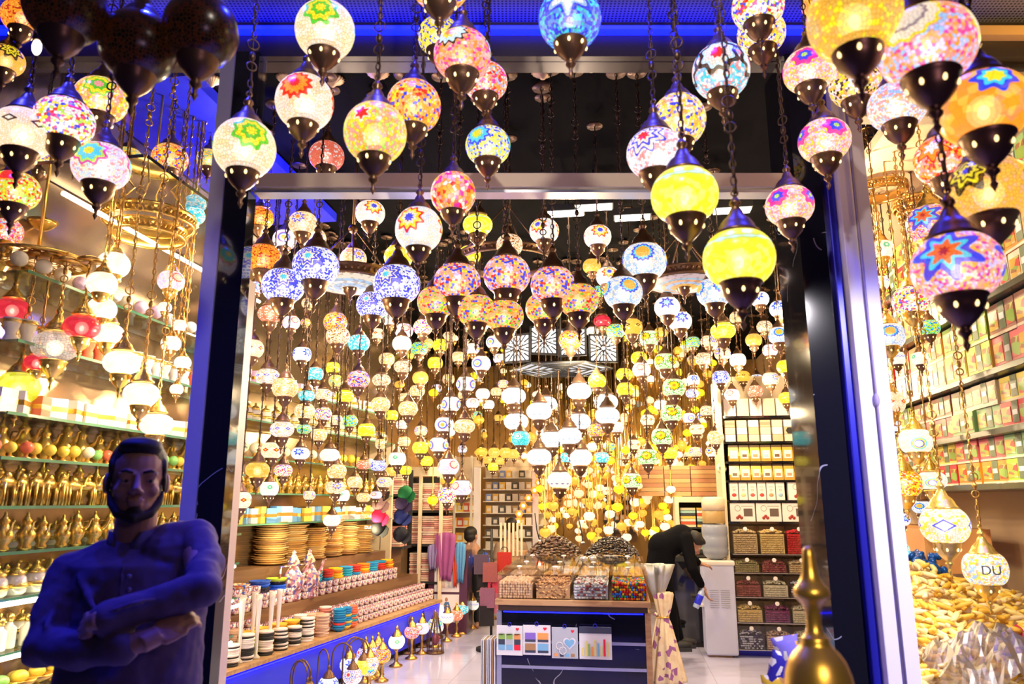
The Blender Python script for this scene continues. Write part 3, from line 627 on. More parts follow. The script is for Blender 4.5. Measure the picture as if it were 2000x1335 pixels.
def dish():
    b = MB(); b.lathe([(.03, 0), (.008, .01), (.008, .045), (.05, .06), (.055, .075), (.05, .075), (0, .062)], 16); b.ell((0, 0, .085), (.03, .03, .022), 1, 10, 6); return b
def orb():
    b = MB(); b.lathe([(.03, 0), (.032, .006), (.012, .014), (.01, .03)], 12, 1); b.ell((0, 0, .065), .036, 0, 14, 10); return b
def tower():
    b = MB(); b.box(-.022, .022, -.022, .022, 0, .06); b.box(-.015, .015, -.015, .015, .06, .11); b.lathe([(.013, .11), (.009, .15), (.003, .19), (0, .23)], 8); return b
GOLDC = (1, .62, .1)
floral = cells('painted_ceramic', [(.7, .25, .1), (.75, .7, .6), (.05, .12, .5), (.75, .45, .1), (.6, .1, .06), (.7, .65, .55)], 70, .25)
crystal = pm('cut_crystal', (.9, .85, .78), .08, .25)
GM = {'coffee_pot': (coffee_pot(), [M['gold']]), 'camel_figurine': (camel(), [M['gold']]), 'lidded_jar': (jar(), [crystal, M['gold']]), 'tea_glass': (teaglass(), [M['ocg'], M['gold']]),
      'gift_box': (gift(), [M['oc'], M['gold']]), 'perfume_bottle': (vial(), [M['ocg'], M['gold']]), 'footed_dish': (dish(), [M['gold'], M['ocg']]), 'glass_orb': (orb(), [M['ocg'], M['gold']]), 'tower_model': (tower(), [M['ocm']])}
GM = {k: a.mesh(k, m) for k, (a, m) in GM.items()}
TALL = {'coffee_pot': .22, 'camel_figurine': .15, 'lidded_jar': .14, 'tea_glass': .085, 'gift_box': .09, 'perfume_bottle': .105, 'footed_dish': .11, 'glass_orb': .1, 'tower_model': .23}
PAL = [(.9, .2, .1), (.9, .85, .7), (.2, .5, .9), (.3, .7, .2), (.95, .7, .1), (.8, .6, .9), (.9, .9, .95), (.1, .6, .6)]
cname = {0: 'red', 1: 'cream', 2: 'blue', 3: 'green', 4: 'yellow', 5: 'lilac', 6: 'white', 7: 'turquoise'}
def shelf_row(kind, v0, v1, step, z, u, where, sc0=1.0, cols=None, jit=.02, rows=1, rdeep=.1, fr=None):
    v = v0; r = random.Random(int(z*1000)+int(v0*10)+len(kind))
    while v < v1:
        for q in range(rows):
            ci = r.choice(cols) if cols else None
            c = PAL[ci] if cols else None
            s = sc0 * r.uniform(.92, 1.08)
            o = obj(kind, GM[kind], None, (fr or I)(u - q*rdeep - r.uniform(0, jit), v + r.uniform(-jit/3, jit/3), z), -T + r.uniform(-.5, .5) + (pi/2 if kind in ('gift_box', 'camel_figurine') else 0), s, col=c)
            k = kind.replace('_', ' ')
            tag(o, ((cname[ci] + ' ') if cols else 'golden ') + k + ' ' + where, kind.split('_')[-1], k + ' row ' + where)
        v += step
def glass_shelf(u0, u1, v0, v1, z, label, fr=None, t=None):
    o = empty('glass_shelf', (fr or I)((u0+u1)/2, (v0+v1)/2, z), -(t or T), label, 'shelf', 'glass shelves')
    hu, hv = (u1-u0)/2, (v1-v0)/2
    obj('pane', MB().box(-hu, hu, -hv, hv, -.012, -.001).mesh('pane', M['shelfg']), o)
    obj('front_edge', MB().box(hu, hu+.006, -hv, hv, -.014, .0).mesh('front_edge', M['green']), o)
Z1 = [2.66, 2.33, 2.0, 1.80, 1.585, 1.385, 1.185, .95, .70]
wn = ['topmost', 'second highest', 'third highest', 'just above head height', 'at head height', 'at shoulder height', 'at chest height', 'at waist height', 'lowest']
kinds1 = ['glass_orb', 'tea_glass', 'gift_box', 'glass_orb', 'camel_figurine', 'coffee_pot', 'lidded_jar', 'perfume_bottle', 'footed_dish']
for i, z in enumerate(Z1):
    glass_shelf(-3.04, -2.71, 2.95, 5.15, z, 'glass wall shelf of the glassware window, ' + wn[i])
    wh = 'on the window glass shelf ' + wn[i]
    k = kinds1[i]
    kw = {0: dict(step=.13, sc0=1.1, cols=[5, 6, 1]), 1: dict(step=.1, sc0=1.4, cols=[6, 1, 0]), 2: dict(step=.115, sc0=1.15, cols=[1, 6, 0, 5]), 3: dict(step=.085, sc0=.8, cols=[0, 3, 4, 4, 4, 1]),
          4: dict(step=.09, sc0=1.15), 5: dict(step=.12, sc0=.75), 6: dict(step=.11, sc0=1.05), 7: dict(step=.08, sc0=1.4, cols=[6, 1, 6]), 8: dict(step=.11, sc0=1.25, cols=[4, 3, 4])}[i]
    shelf_row(k, 3.0, 5.1, z=z, u=-2.78, where=wh, **kw)
    k2 = ['tea_glass', 'perfume_bottle', 'lidded_jar', 'coffee_pot', 'coffee_pot', 'lidded_jar', 'camel_figurine', 'lidded_jar', 'glass_orb'][i]
    shelf_row(k2, 3.05, 5.1, .14, z, -2.93, 'at the back of the window shelf ' + wn[i], .95, [6, 1, 4] if k2 in ('tea_glass', 'perfume_bottle', 'glass_orb') else None)
# the cabinet below the glass shelves, both stretches
b = MB().box(-3.04, -2.72, 2.9, 4.35, 0, .6); o = obj('display_cabinet', b.mesh('display_cabinet', M['beige']), None, (0, 0, 0), -T); tag(o, 'beige base cabinet under the glassware shelves', 'cabinet')
Z2 = [2.62, 2.3, 1.98, 1.68, 1.42]
wn2 = ['topmost', 'second from top', 'middle', 'second lowest', 'lowest']
for i, z in enumerate(Z2):
    glass_shelf(-3.04, -2.71, 5.7, 8.78, z, fr=I2, t=T2, label= 'glass wall shelf beyond the black column, ' + wn2[i])
    wh = 'on the shop wall shelf ' + wn2[i]
    k, kw = [('gift_box', dict(step=.14, sc0=1.4, cols=[1, 6, 5])), ('lidded_jar', dict(step=.15, sc0=1.3)), ('glass_orb', dict(step=.16, sc0=1.3, cols=[1, 6, 4])), ('coffee_pot', dict(step=.13, sc0=.95)), ('gift_box', dict(step=.12, sc0=1.5, cols=[4, 2, 1, 4, 6]))][i]
    shelf_row(k, 5.8, 8.7, z=z, fr=I2, u=-2.8, where=wh, **kw)
o = empty('shelf_end_panel', I2(-2.9, 5.42, 0), -T2, 'pale upright panel beside the black column at the shelf end', 'panel'); obj('panel', MB().box(-.15, .15, -.02, .02, 0, 3.3).mesh('panel', M['cream']), o)
o = empty('shelf_end_panel', I2(-2.88, 8.81, 0), -T2, 'pale upright panel at the far end of the wall shelves', 'panel'); obj('panel', MB().box(-.16, .16, -.02, .02, 0, 2.3).mesh('panel', M['cream']), o)
b = MB().tube([(0, 0, 0), (0, 0, .004)], .03); c = ray_u(463, 826, -2.75)
o = empty('security_camera', c, -T2, 'black round camera in a white housing by the shelf end', 'camera'); obj('housing', MB().ell((0, 0, 0), (.05, .05, .05)).mesh('housing', M['white']), o); obj('lens', MB().ell((.02, -.035, 0), .03, 0, 14, 10).mesh('lens', M['blackg']), o)
# ---- stepped counter of crockery along the wall
b = MB(); b.box(-3.03, -2.25, 4.3, 9.3, .06, .45); o = empty('stepped_counter', I2(0, 0, 0), -T2, 'long low blue fronted counter stacked with crockery', 'counter')
stepm = cells('walnut_step', [(.2, .1, .045), (.24, .13, .06), (.17, .085, .04)], 3, .35, stretch=(1, 1, 8))
obj('plinth', MB().box(-3.03, -2.30, 4.4, 9.25, 0, .06).mesh('plinth', M['black']), o); obj('front_panel', MB().box(-2.275, -2.25, 4.4, 9.25, .06, .42).mesh('front_panel', M['blue']), o)
obj('worktop', MB().box(-3.03, -2.22, 4.4, 9.25, .42, .45).mesh('worktop', M['wood']), o); obj('middle_step', MB().box(-3.03, -2.55, 4.8, 9.25, .451, .74).mesh('middle_step', stepm), o); obj('upper_step', MB().box(-3.03, -2.78, 4.8, 9.25, .741, 1.04).mesh('upper_step', stepm), o)
o = tube_light(-2.235, 4.6, 9.2, .40, 'blue led strip under the crockery counter top', 'tubeb', .006); o.location = I2(0, 0, .40); o.rotation_euler.z = -T2
PM = {}
def stack(name, kind, u, v, z, n, dz, cols, label, group, r=None, jit=.006):
    if name not in PM: PM[name] = kind
    rr = random.Random(int(u*100)+int(v*1000))
    for i in range(n):
        o = obj(name, PM[name], None, I2(u + rr.uniform(-jit, jit), v + rr.uniform(-jit, jit), z + i*dz), rr.uniform(0, 6), r or 1, col=cols[rr.randrange(len(cols))])
        tag(o, label, name.split('_')[-1], group)
plate_m = plate(.15).mesh('plate', M['ocg']); bowl_m = bowl(.085).mesh('bowl', [floral]); bluebowl = bowl(.075).mesh('soup_bowl', M['ocg'])
coaster = MB().lathe([(.05, 0), (.052, .003), (.052, .011), (.05, .013), (0, .013)], 18).mesh('coaster', M['oc'])
TAN = [(.65, .38, .12), (.7, .45, .15), (.45, .25, .1), (.75, .55, .25)]
for j, v in enumerate([6.6, 6.95, 7.3, 7.65, 8.0, 8.35]):
    stack('plate', plate_m, -2.9, v, 1.04, 20 - (j % 3)*2, .019, TAN, 'tan glazed plate in the %s tall plate pile from the column' % ['first', 'second', 'third', 'fourth', 'fifth', 'sixth'][j], 'plates piled on the upper step', jit=.02)
for j, (v, c_) in enumerate([(5.3, floral), (5.55, floral), (5.85, floral)]):
    stack('patterned_bowl', bowl_m, -2.88, v, 1.04, 5, .045, [(1, 1, 1)], 'patterned ceramic bowl in the %s nested bowl stack' % ['first', 'second', 'third'][j], 'bowls nested on the upper step', 1.35)
for j, v in enumerate([5.2, 5.5, 5.8]):
    stack('patterned_bowl', bowl_m, -2.66, v, .74, 4, .05, [(1, 1, 1)], 'patterned ceramic bowl on the middle step, %s stack' % ['first', 'second', 'third'][j], 'bowls on the middle step', 1.2)
for j, v in enumerate([6.1, 6.35]):
    stack('soup_bowl', bluebowl, -2.66, v, .74, 7, .026, [(.02, .12, .7), (.4, .55, .05), (.03, .1, .5), (.01, .01, .03)], 'glossy blue or green bowl, %s of the dark bowl stacks' % ['first', 'second'][j], 'dark bowls on the middle step', 1.25)
for j, v in enumerate([7.0, 7.2, 7.4, 7.6, 7.8, 8.0, 8.2, 8.4, 8.6]):
    stack('soup_bowl', bluebowl, -2.66, v, .74, 8, .024, [[(.02, .3, .65), (.02, .4, .6)], [(.7, .05, .03), (.02, .3, .6)], [(.9, .6, .02), (.8, .2, .02)]][j % 3], 'bright coloured bowl, stack %s along the middle step' % ['one', 'two', 'three', 'four', 'five', 'six', 'seven', 'eight', 'nine'][j], 'bright bowls on the middle step')
patc = cells('woven_pattern_ceramic', [(.75, .7, .72), (.3, .1, .1), (.1, .1, .4), (.8, .6, .4), (.5, .2, .3)], 90, .3)
cup = MB().lathe([(.035, 0), (.045, .01), (.048, .06), (.044, .06), (.04, .01), (0, .008)], 16).mesh('ceramic_cup', patc)
cn = 0
for v in [6.9 + .115*i for i in range(21)]:
    for q, uu in enumerate((-2.48, -2.37)):
        for h in range(3 - q):
            o = obj('ceramic_cup', cup, None, I2(uu, v, .45 + h*.062), 0, 1); tag(o, 'small patterned ceramic cup piled on the counter, %s row' % ('back' if q == 0 else 'front'), 'cup', 'patterned cups, ' + ('back row' if q == 0 else 'front row'))
for j, (v, cc_) in enumerate([(4.75, 0), (4.92, 0), (5.12, 1), (5.32, 1), (5.5, 1), (5.75, 2), (5.95, 2), (6.15, 2), (6.35, 1), (6.6, 3)]):
    cs = [[(.85, .78, .72)], [(.8, .72, .68), (.02, .02, .02), (.85, .8, .75)], [(.8, .7, .65), (.02, .02, .02)], [(.6, .4, .3)]][cc_]
    stack('coaster', coaster, -2.33, v, .45, 14 - j % 4, .0135, cs, 'round coaster, %s stack along the counter edge' % ['first', 'second', 'third', 'fourth', 'fifth', 'sixth', 'seventh', 'eighth', 'ninth', 'tenth'][j], 'coasters stacked on the counter edge', 1.15)
for j, v in enumerate([5.65, 5.85, 6.05, 6.25]):
    stack('mosaic_cup', bluebowl, -2.42, v, .45, 5, .034, [(.9, .6, .03), (.5, .7, .05), (.8, .2, .05), (.9, .5, .05)], 'yellow or green glazed bowl, stack %s by the tall glass vases' % ['one', 'two', 'three', 'four'][j], 'yellow bowls on the counter', .95)
for j, v in enumerate([6.85, 6.97, 7.09]):
    stack('soup_bowl', bluebowl, -2.3, v, .45, 9, .02, [[(.02, .3, .6), (.85, .05, .05), (.02, .2, .5)], [(.02, .25, .6), (.9, .6, .1)], [(.9, .2, .1), (.02, .4, .5)]][j], 'small blue and red bowl, %s stack at the counter edge' % ['first', 'second', 'third'][j], 'small bowls at the counter edge', .8)
for v in [7.0 + .125*i for i in range(14)]:
    for h in range(2):
        o = obj('ceramic_cup', cup, None, I2(-2.595, v, .74 + h*.062), 0, 1); tag(o, 'small patterned ceramic cup lined up on the middle step edge', 'cup', 'patterned cups on the middle step')
for v in [4.95 + .125*i for i in range(16)]:
    for h in range(3 if v < 6 else 2):
        o = obj('ceramic_cup', cup, None, I2(-2.60, v, .74 + h*.062), 0, 1.05); tag(o, 'small patterned cup before the nested bowls on the middle step', 'cup', 'patterned cups before the bowls')
for j, v in enumerate([4.85, 5.0, 5.17, 5.33, 5.5, 6.4, 6.55, 6.7, 6.82]):
    stack('coaster', coaster, -2.43, v, .45, 16 - j % 4, .0135, [[(.8, .5, .35), (.75, .4, .3)], [(.5, .3, .2)], [(.8, .75, .7), (.6, .2, .15)]][j % 3], 'brown and cream coaster, %s stack in the row behind' % ['first', 'second', 'third', 'fourth', 'fifth', 'sixth', 'seventh', 'eighth', 'ninth'][j], 'coasters stacked in the row behind', 1.1)
for v in [4.7 + .12*i for i in range(19)]:
    for h in range(4 if v < 5.9 else 3):
        o = obj('ceramic_cup', cup, None, I2(-2.53 if v > 5.6 else -2.52, v, .45 + h*.062), 0, 1.05); tag(o, 'small patterned cup against the step behind the coaster stacks', 'cup', 'patterned cups behind the coasters')
vase = MB().lathe([(.03, 0), (.032, .01), (.012, .03), (.014, .2), (.022, .42), (.026, .46), (.02, .46), (.01, .2), (0, .04)], 12).mesh('glass_vase', crystal)
for j, (u, v) in enumerate([(-2.33, 5.42), (-2.4, 5.52), (-2.31, 5.6), (-2.42, 5.7), (-2.33, 5.8), (-2.42, 5.35), (-2.36, 5.95)]):
    o = obj('glass_vase', vase, None, I2(u, v, .63 if u > -2.45 and j != 3 else .46)); o.location.z = .451; tag(o, 'tall thin glass vase standing among the patterned bowls', 'vase', 'tall glass vases')
# figurine on the step
for j, (v, zz, uu) in enumerate([(6.55, .74, -2.62), (6.78, .74, -2.6)]):
    o = obj('ceramic_jug', coffee_pot().mesh('ceramic_jug', patc), None, I2(uu, v, zz), 1, 2.0); tag(o, 'patterned ceramic jug with spout, ' + ['by the blue bowls', 'by the tall plate piles'][j], 'jug', 'ceramic jugs')
o = obj('ceramic_tower', tower().mesh('ceramic_tower', patc), None, I2(-2.6, 7.0-.1, .74), 0, 1.4); tag(o, 'pointed patterned tower ornament before the plate piles', 'ornament')
for j, (v,) in enumerate([(6.05,), (6.2,), (6.38,)]):
    pass
# ---- lamps standing on the floor by the counter
def floor_lamp(u, v, h, key, where, swan=False, rw=.07):
    root = empty('table_lamp', I(u, v, 0), -T + rnd.uniform(-1, 1), None, None); kw = 'round' 
    if swan:
        obj('base', MB().lathe([(.07, 0), (.075, .015), (.03, .03), (.012, .05)], 20).mesh('base', M['bronze']), root)
        pts = [(0, 0, .04), (0, 0, h*.75)] + [(.1 - .1*cos(a), 0, h*.75 + .12*sin(a)) for a in [pi*k/8 for k in range(1, 8)]] + [(.2, 0, h*.70)]
        obj('curved_arm', MB().tube(pts, .007, 6).mesh('curved_arm', M['bronze']), root)
        g = obj('globe', globe(key, False, 's'), root, (.2, 0, h*.70 - rw*1.4), sc_=rw); obj('top_cap', CAP[1], root, (.2, 0, h*.70 - rw*1.4), sc_=rw)
    else:
        obj('base', MB().lathe([(.06, 0), (.065, .012), (.03, .03), (.014, .05), (.022, .09), (.012, .13), (.016, h*.5), (.03, h*.55), (.04, h*.58)], 20).mesh('base', M['brass']), root)
        obj('globe', globe(key, False, 's'), root, (0, 0, h*.58+rw*.7), sc_=rw); obj('top_cap', CAP[3], root, (0, 0, h*.58+rw*.7), sc_=rw)
    o = tag(root, ('curved arm ' if swan else '') + 'table lamp with ' + DESC[key] + ', ' + where, 'table lamp', 'table lamps on the floor')
fl = [(520, 1400, .34, 'ww', True), (548, 1375, .36, 'bw', True), (590, 1362, .36, 'wb', True), (632, 1352, .36, 'yl', True), (668, 1350, .34, 'yf', True), (460, 1400, .34, 'og', True),
      (676, 1330, .26, 'wb', False), (700, 1318, .26, 'mm', False), (722, 1318, .25, 'pf', False), (735, 1300, .25, 'wg', False), (755, 1300, .26, 'wo', False), (640, 1322, .24, 'bm', False), (765, 1285, .3, 'pk', False), (778, 1275, .3, 'rr', False),
      (745, 1330, .24, 'om', False), (790, 1262, .28, 'yf', False), (800, 1250, .3, 'wz', False), (620, 1345, .22, 'bw', False), (812, 1235, .34, 'aq', False), (835, 1225, .34, 'wz', False), (786, 1240, .28, 'rd', False), (812, 1215, .3, 'tq', False), (832, 1205, .3, 'bw', False), (852, 1262, .22, 'wz', False), (655, 1345, .22, 'bm', False), (720, 1345, .22, 'wd', False)]
for j, (x, y, h, k, sw) in enumerate(fl):
    c = ray_z(x, y, 0); u, v = UV(c); u = max(u, -2.36 + (v-8)*.135 + .12)
    floor_lamp(u, v, h*1.2, k, ['at the near end of the lamp row', 'second in the lamp row', 'third in the lamp row', 'under the coaster stacks', 'with its arm over the counter', 'behind the standing man', 'in front of the blue panel', 'midway along the floor lamps', 'beside the peach glow', 'green marked, by the wall of bowls', 'brightest on the floor', 'low against the blue panel',
      'pink, by the wire bottles', 'ringed, by the wire bottles', 'at the pale floor edge', 'beyond the pink lamp', 'near the counter end', 'low under the counter', 'by the counter end', 'beside the pale shaded lamp', 'red dotted under the counter', 'turquoise at the counter corner', 'blue starred at the counter corner', 'in front of the poster panel', 'cobalt, beneath the counter', 'diamond banded on the tiles'][j], sw, .08 if not sw else .08)
# pale shade lamp and dark wire lamps by the poster panel
c = ray_z(853, 1245, 0); root = empty('shaded_lamp', c, 0, 'small lamp with a glowing pale drum shade before the poster panel', 'table lamp')
obj('base', MB().lathe([(.08, 0), (.08, .02), (.02, .04), (.015, .22)], 18).mesh('base', M['bronze']), root); obj('lamp_shade', MB().lathe([(.10, .2), (.075, .37), (.07, .37), (.095, .2)], 24).mesh('lamp_shade', pm('glowing_shade', (.9, .7, .6), .6, em=(1, .6, .42), es=1.0)), root)
for j, (x, y) in enumerate([(795, 1275), (822, 1262), (850, 1275)]):
    c = ray_z(x, y, 0); root = empty('wire_lamp', c, 0, 'tapering dark wire bottle lamp, ' + ['nearer the counter', 'between its two twins', 'beside the pale shade lamp'][j], 'lamp', 'dark wire lamps')
    b = MB()
    for k in range(10):
        a = 2*pi*k/10; b.tube([(.09*cos(a), .09*sin(a), .02), (.08*cos(a), .08*sin(a), .15), (.03*cos(a), .03*sin(a), .34), (.02*cos(a), .02*sin(a), .42)], .004, 4)
    obj('wire_cage', b.mesh('wire_cage', M['bronze']), root); obj('base', MB().lathe([(.095, 0), (.1, .01), (.09, .025), (0, .025)], 18).mesh('base', M['bronze']), root); obj('inner_globe', MB().ell((0, 0, .14), (.045, .045, .06), 0, 12, 8).mesh('inner_globe', pm('plum_glass', (.25, .05, .1), .2)), root)
def letters(txt, size, mat, parent):
    cu = bpy.data.curves.new('lettering', 'FONT'); cu.body = txt; cu.size = size; cu.extrude = .002; cu.align_x = 'CENTER'
    q = bpy.data.objects.new('lettering_source', cu); me = bpy.data.meshes.new_from_object(q); bpy.data.objects.remove(q); me.materials.clear(); me.materials.append(mat)
    return obj('lettering', me, parent)
# ---- folded textiles in a white rack, caps
root = empty('textile_rack', (0, 0, 0), -T, 'tall white framed rack filled with folded pink textiles', 'rack')
c = P(795, 925, 9.4); u0, v0 = UV(c); c2 = P(855, 945, 9.9); u1 = -2.3; v1 = 9.55; u0 = -2.85
obj('top_rail', MB().box(u0-.02, u1+.02, v1-.04, v1, 1.93, 2.05).mesh('top_rail', M['cream']), root)
for k, uu in enumerate((u0, (u0+u1)/2, u1)): obj('post', MB().box(uu-.02, uu+.02, v1-.04, v1, .35, 1.93).mesh('post', M['cream']), root)
obj('back_panel', MB().box(u0, u1, v1+.4, v1+.42, .1, 1.93).mesh('back_panel', M['black']), root)
for z in (.62, 1.08, 1.5): obj('shelf', MB().box(u0+.02, u1-.02, v1+.01, v1+.4, z-.03, z).mesh('shelf', M['black']), root)
fold = MB(); fold.box(-.085, .085, -.15, .15, 0, .022); foldm = fold.mesh('folded_textile', M['occ'])
TX = [(.75, .42, .36), (.6, .3, .25), (.8, .55, .42), (.5, .2, .18), (.75, .6, .5)]
for zi, z in enumerate((.62, 1.08, 1.5)):
    for qi, uu in enumerate((u0+.11, u0+.275, u0+.44)):
        stack('folded_textile', foldm, uu, v1+.18, z, 13, .027, TX, 'folded pink patterned textile, %s shelf, column %s of the rack' % (['bottom', 'middle', 'top'][zi], ['one', 'two', 'three', 'four'][qi]), 'folded textiles in the white rack')
        for o in [x for x in C.objects if x.name.startswith('folded_textile') and x.rotation_euler.z >= 0 and not x.get('_f')][-13:]: o.rotation_euler.z = -T
root = empty('textile_rack', (0, 0, 0), -T, 'darker rack of folded textiles behind the hanging caps', 'rack')
obj('back_panel', MB().box(-3.03, -2.62, 9.3, 9.32, 1.05, 2.0).mesh('back_panel', M['black']), root)
for z in (1.08, 1.4, 1.7): obj('shelf', MB().box(-3.03, -2.62, 8.9, 9.3, z-.03, z).mesh('shelf', M['black']), root)
for zi, z in enumerate((1.08, 1.4, 1.7)):
    for qi, uu in enumerate((-2.93, -2.74)):
        rr = random.Random(zi*9+qi)
        for i in range(9):
            o = obj('folded_textile', foldm, None, I(uu, 9.08, z + i*.027), -T, 1, col=rr.choice(TX)); tag(o, 'folded rust textile behind the caps, %s shelf, pile %s' % (['bottom', 'middle', 'top'][zi], ['one', 'two', 'three'][qi]), 'textile', 'folded textiles behind the caps')
capb = MB(); capb.lathe([(.085, 0), (.09, .03), (.08, .07), (.05, .1), (.012, .115), (0, .118)], 18); capb.poly([(.07, -.07, 0), (.13, -.06, -.01), (.165, 0, -.015), (.13, .06, -.01), (.07, .07, 0)], (0, 0, .006))
capm = capb.mesh('cap', M['occ'])
for j, (x, y, c_, d) in enumerate([(735, 962, (.03, .02, .02), 'black'), (728, 985, (.35, .2, .2), 'brown'), (730, 1010, (.9, .02, .12), 'crimson'), (732, 1032, (.02, .02, .02), 'black lettered'), (795, 965, (.01, .18, .05), 'green'), (789, 985, (.05, .03, .1), 'dark printed'), (787, 1010, (.01, .02, .15), 'navy'), (786, 1045, (.01, .01, .02), 'black')]):
    c = P(x, y, 8.3); u, v = UV(c); u = max(u, -2.6)
    o = empty('cap', I(u, v, c.z), -T-.8, '%s baseball cap hanging on the %s string of caps' % (d, 'first' if x < 760 else 'second'), 'cap', 'caps hung by the textile racks')
    obj('crown', capm, o, (0, 0, 0), rot=(1.1, .3, 0), sc_=.95, col=c_)
    if j in (2, 3):
        t_ = letters('DUBAI', .045, M['white'], o); t_.location = (-.04, -.1, 0); t_.rotation_euler = (pi/2, 0, .8)
for j, x in enumerate((730, 790)):
    c = P(x, 1080, 8.3); u, v = UV(c); u = max(u, -2.6)
    o = obj('hanging_string', MB().tube([(0, 0, 1.1), (0, 0, 2.5)], .004, 5).mesh('hanging_string', M['black']), None, I(u, v, 0)); tag(o, 'dark string carrying the %s column of caps' % ['first', 'second'][j], 'string', 'cap strings')
# ---------------------------------------------------------------- sweets table
root = empty('sweets_counter', I(-.365, 5.4, 0), -T, 'central black marble counter carrying acrylic boxes of nuts and sweets', 'counter'); TW = .525; TV = 2.1
def tb(name, x0, x1, y0, y1, z0, z1, m, par=None, bevel=0): return obj(name, MB().box(x0, x1, y0, y1, z0, z1).mesh(name, m), par or root, bevel=bevel)
tb('marble_body', -TW+.03, TW-.03, .04, TV-.04, 0, .86, M['blackm'])
tb('worktop', -TW-.01, TW+.01, -.02, TV, .90, .94, M['wood'], bevel=.005)
tb('worktop_edge', -TW+.01, TW-.01, .0, TV-.02, .862, .899, pm('dark_brown_edge', (.06, .035, .02), .3))
for z in (.17, .33, .49, .655): tb('slat_rail', -TW+.03, TW-.03, .03, .045, z-.008, z+.012, M['alu'])
tb('end_post', TW-.029, TW+.01, .03, .09, 0, .86, M['wood']); tb('side_panel', TW-.029, TW+.005, .09, TV-.04, 0, .86, M['beige']); tb('side_panel', -TW-.005, -TW+.029, .03, TV-.04, 0, .86, M['alu'])
tb('blue_strip_light', -TW+.04, TW-.04, .025, .035, .848, .855, M['tubeb'])
# acrylic bins on the worktop
def bin_box(name, x0, x1, y0, y1, z0, h0, h1, label, open_top=False):
    o = empty(name, I(0, 0, 0), 0); o.parent = None
    w = I(-.365 + (x0+x1)/2, 5.4 + (y0+y1)/2, z0); o.location = w; o.rotation_euler.z = -T
    hx, hy = (x1-x0)/2 - .003, (y1-y0)/2 - .003
    obj('front_wall', MB().box(-hx, hx, -hy, -hy+.004, 0, h0).mesh('front_wall', M['acry']), o)
    obj('divider', MB().box(hx-.004, hx, -hy, hy, 0, h0).mesh('divider', M['acry']), o); obj('divider', MB().box(-hx, -hx+.004, -hy, hy, 0, h0).mesh('divider', M['acry']), o)
    if not open_top:
        b = MB(); b.add([(-hx, -hy, h0), (hx, -hy, h0), (hx, hy, h1), (-hx, hy, h1), (-hx, -hy, h0+.004), (hx, -hy, h0+.004), (hx, hy, h1+.004), (-hx, hy, h1+.004)], [(0, 3, 2, 1), (4, 5, 6, 7), (0, 1, 5, 4), (2, 3, 7, 6), (1, 2, 6, 5), (0, 4, 7, 3)], 0, False)
        l = obj('lid', b.mesh('lid', M['acry']), o); obj('knob', MB().lathe([(.006, 0), (.006, .012), (.02, .016), (.02, .024), (0, .028)], 14).mesh('knob', M['white']), l, (0, 0, (h0+h1)/2+.004))
        obj('price_card', MB().box(-.035, .035, -hy-.004, -hy-.001, h0-.035, h0-.002).mesh('price_card', M['acry']), o)
    tag(o, label, 'box', 'acrylic boxes on the sweets counter'); return o
def heap(name, x0, x1, y0, y1, z0, top, n, rr, mats, label, dome=0, shape='e', seed=1, frame=None):
    r_ = random.Random(seed); b = MB()
    fr_ = frame or (lambda x, y, z: I(-.365 + x, 5.4 + y, z))
    # solid bed below, loose pieces on top
    b.box(x0+.006, x1-.006, y0+rr*1.3, y1-.008, z0+.001, top-.012, 0)
    nx = max(1, int((x1-x0)/(rr*1.9))); ny = max(1, int((y1-y0)/(rr*1.9)))
    def piece(x, y, z):
        a = r_.uniform(0, 6); t_ = r_.uniform(-.8, .8); mi = r_.randrange(len(mats)); Mx = Matrix.Rotation(a, 3, 'Z') @ Matrix.Rotation(t_, 3, 'X')
        if shape == 's': b.ell((x, y, z), rr, mi, 8, 5)
        elif shape == 'c': b.tube([Vector((x, y, z)) + Mx @ Vector((rr*1.4*cos(q), rr*1.1*sin(q), 0)) for q in (-1.2, -.4, .4, 1.2)], [rr*.3, rr*.5, rr*.5, rr*.25], 5, mi)
        else: b.ell((x, y, z), (rr*1.35, rr*.75, rr*.6), mi, 7, 5, Mx.to_4x4() if False else Mx)
    for i in range(nx):
        for j in range(ny):
            x = x0 + rr + (i + r_.random()*.6)*(x1-x0-2*rr)/nx; y = y0 + rr + (j + r_.random()*.6)*(y1-y0-2*rr)/ny
            z = top + dome*(1 - ((x-(x0+x1)/2)/((x1-x0)/2))**2)*(1 - ((y-(y0+y1)/2)/((y1-y0)/2))**2) + r_.uniform(-rr, rr)*.4
            piece(x, y, z)
    # the layers seen through the clear front
    nz = int((top - z0)/(rr*1.6))
    for i in range(nx + 1):
        for k in range(nz): piece(x0 + rr*1.2 + (i + r_.random()*.5)*(x1-x0-2.4*rr)/(nx+1), y0 + rr*.9, z0 + rr*.8 + k*rr*1.6)
    me = b.mesh(name, mats); o = obj(name, me)
    for v_ in me.vertices: v_.co = fr_(v_.co.x, v_.co.y, v_.co.z)
    me.update(); tag(o, label, 'nuts' if 'sweet' not in label else 'sweets', None, 'stuff'); return o
mm_ = [pm('sweet_' + n, c, .2) for n, c in (('red', (.7, .02, .01)), ('blue', (.01, .15, .75)), ('yellow', (.9, .6, .01)), ('green', (.05, .45, .04)), ('orange', (.9, .22, .01)), ('brown', (.12, .04, .02)))]
nutm = [pm('nut_%d' % i, c, .45) for i, c in enumerate([(.72, .48, .25), (.65, .4, .2), (.8, .58, .34)])]
cashm = [pm('cashew_%d' % i, c, .45) for i, c in enumerate([(.75, .45, .18), (.6, .32, .12), (.3, .14, .06)])]
stonm = [pm('pebble_%d' % i, c, .35) for i, c in enumerate([(.75, .78, .76), (.35, .4, .38), (.35, .05, .04), (.8, .78, .75)])]
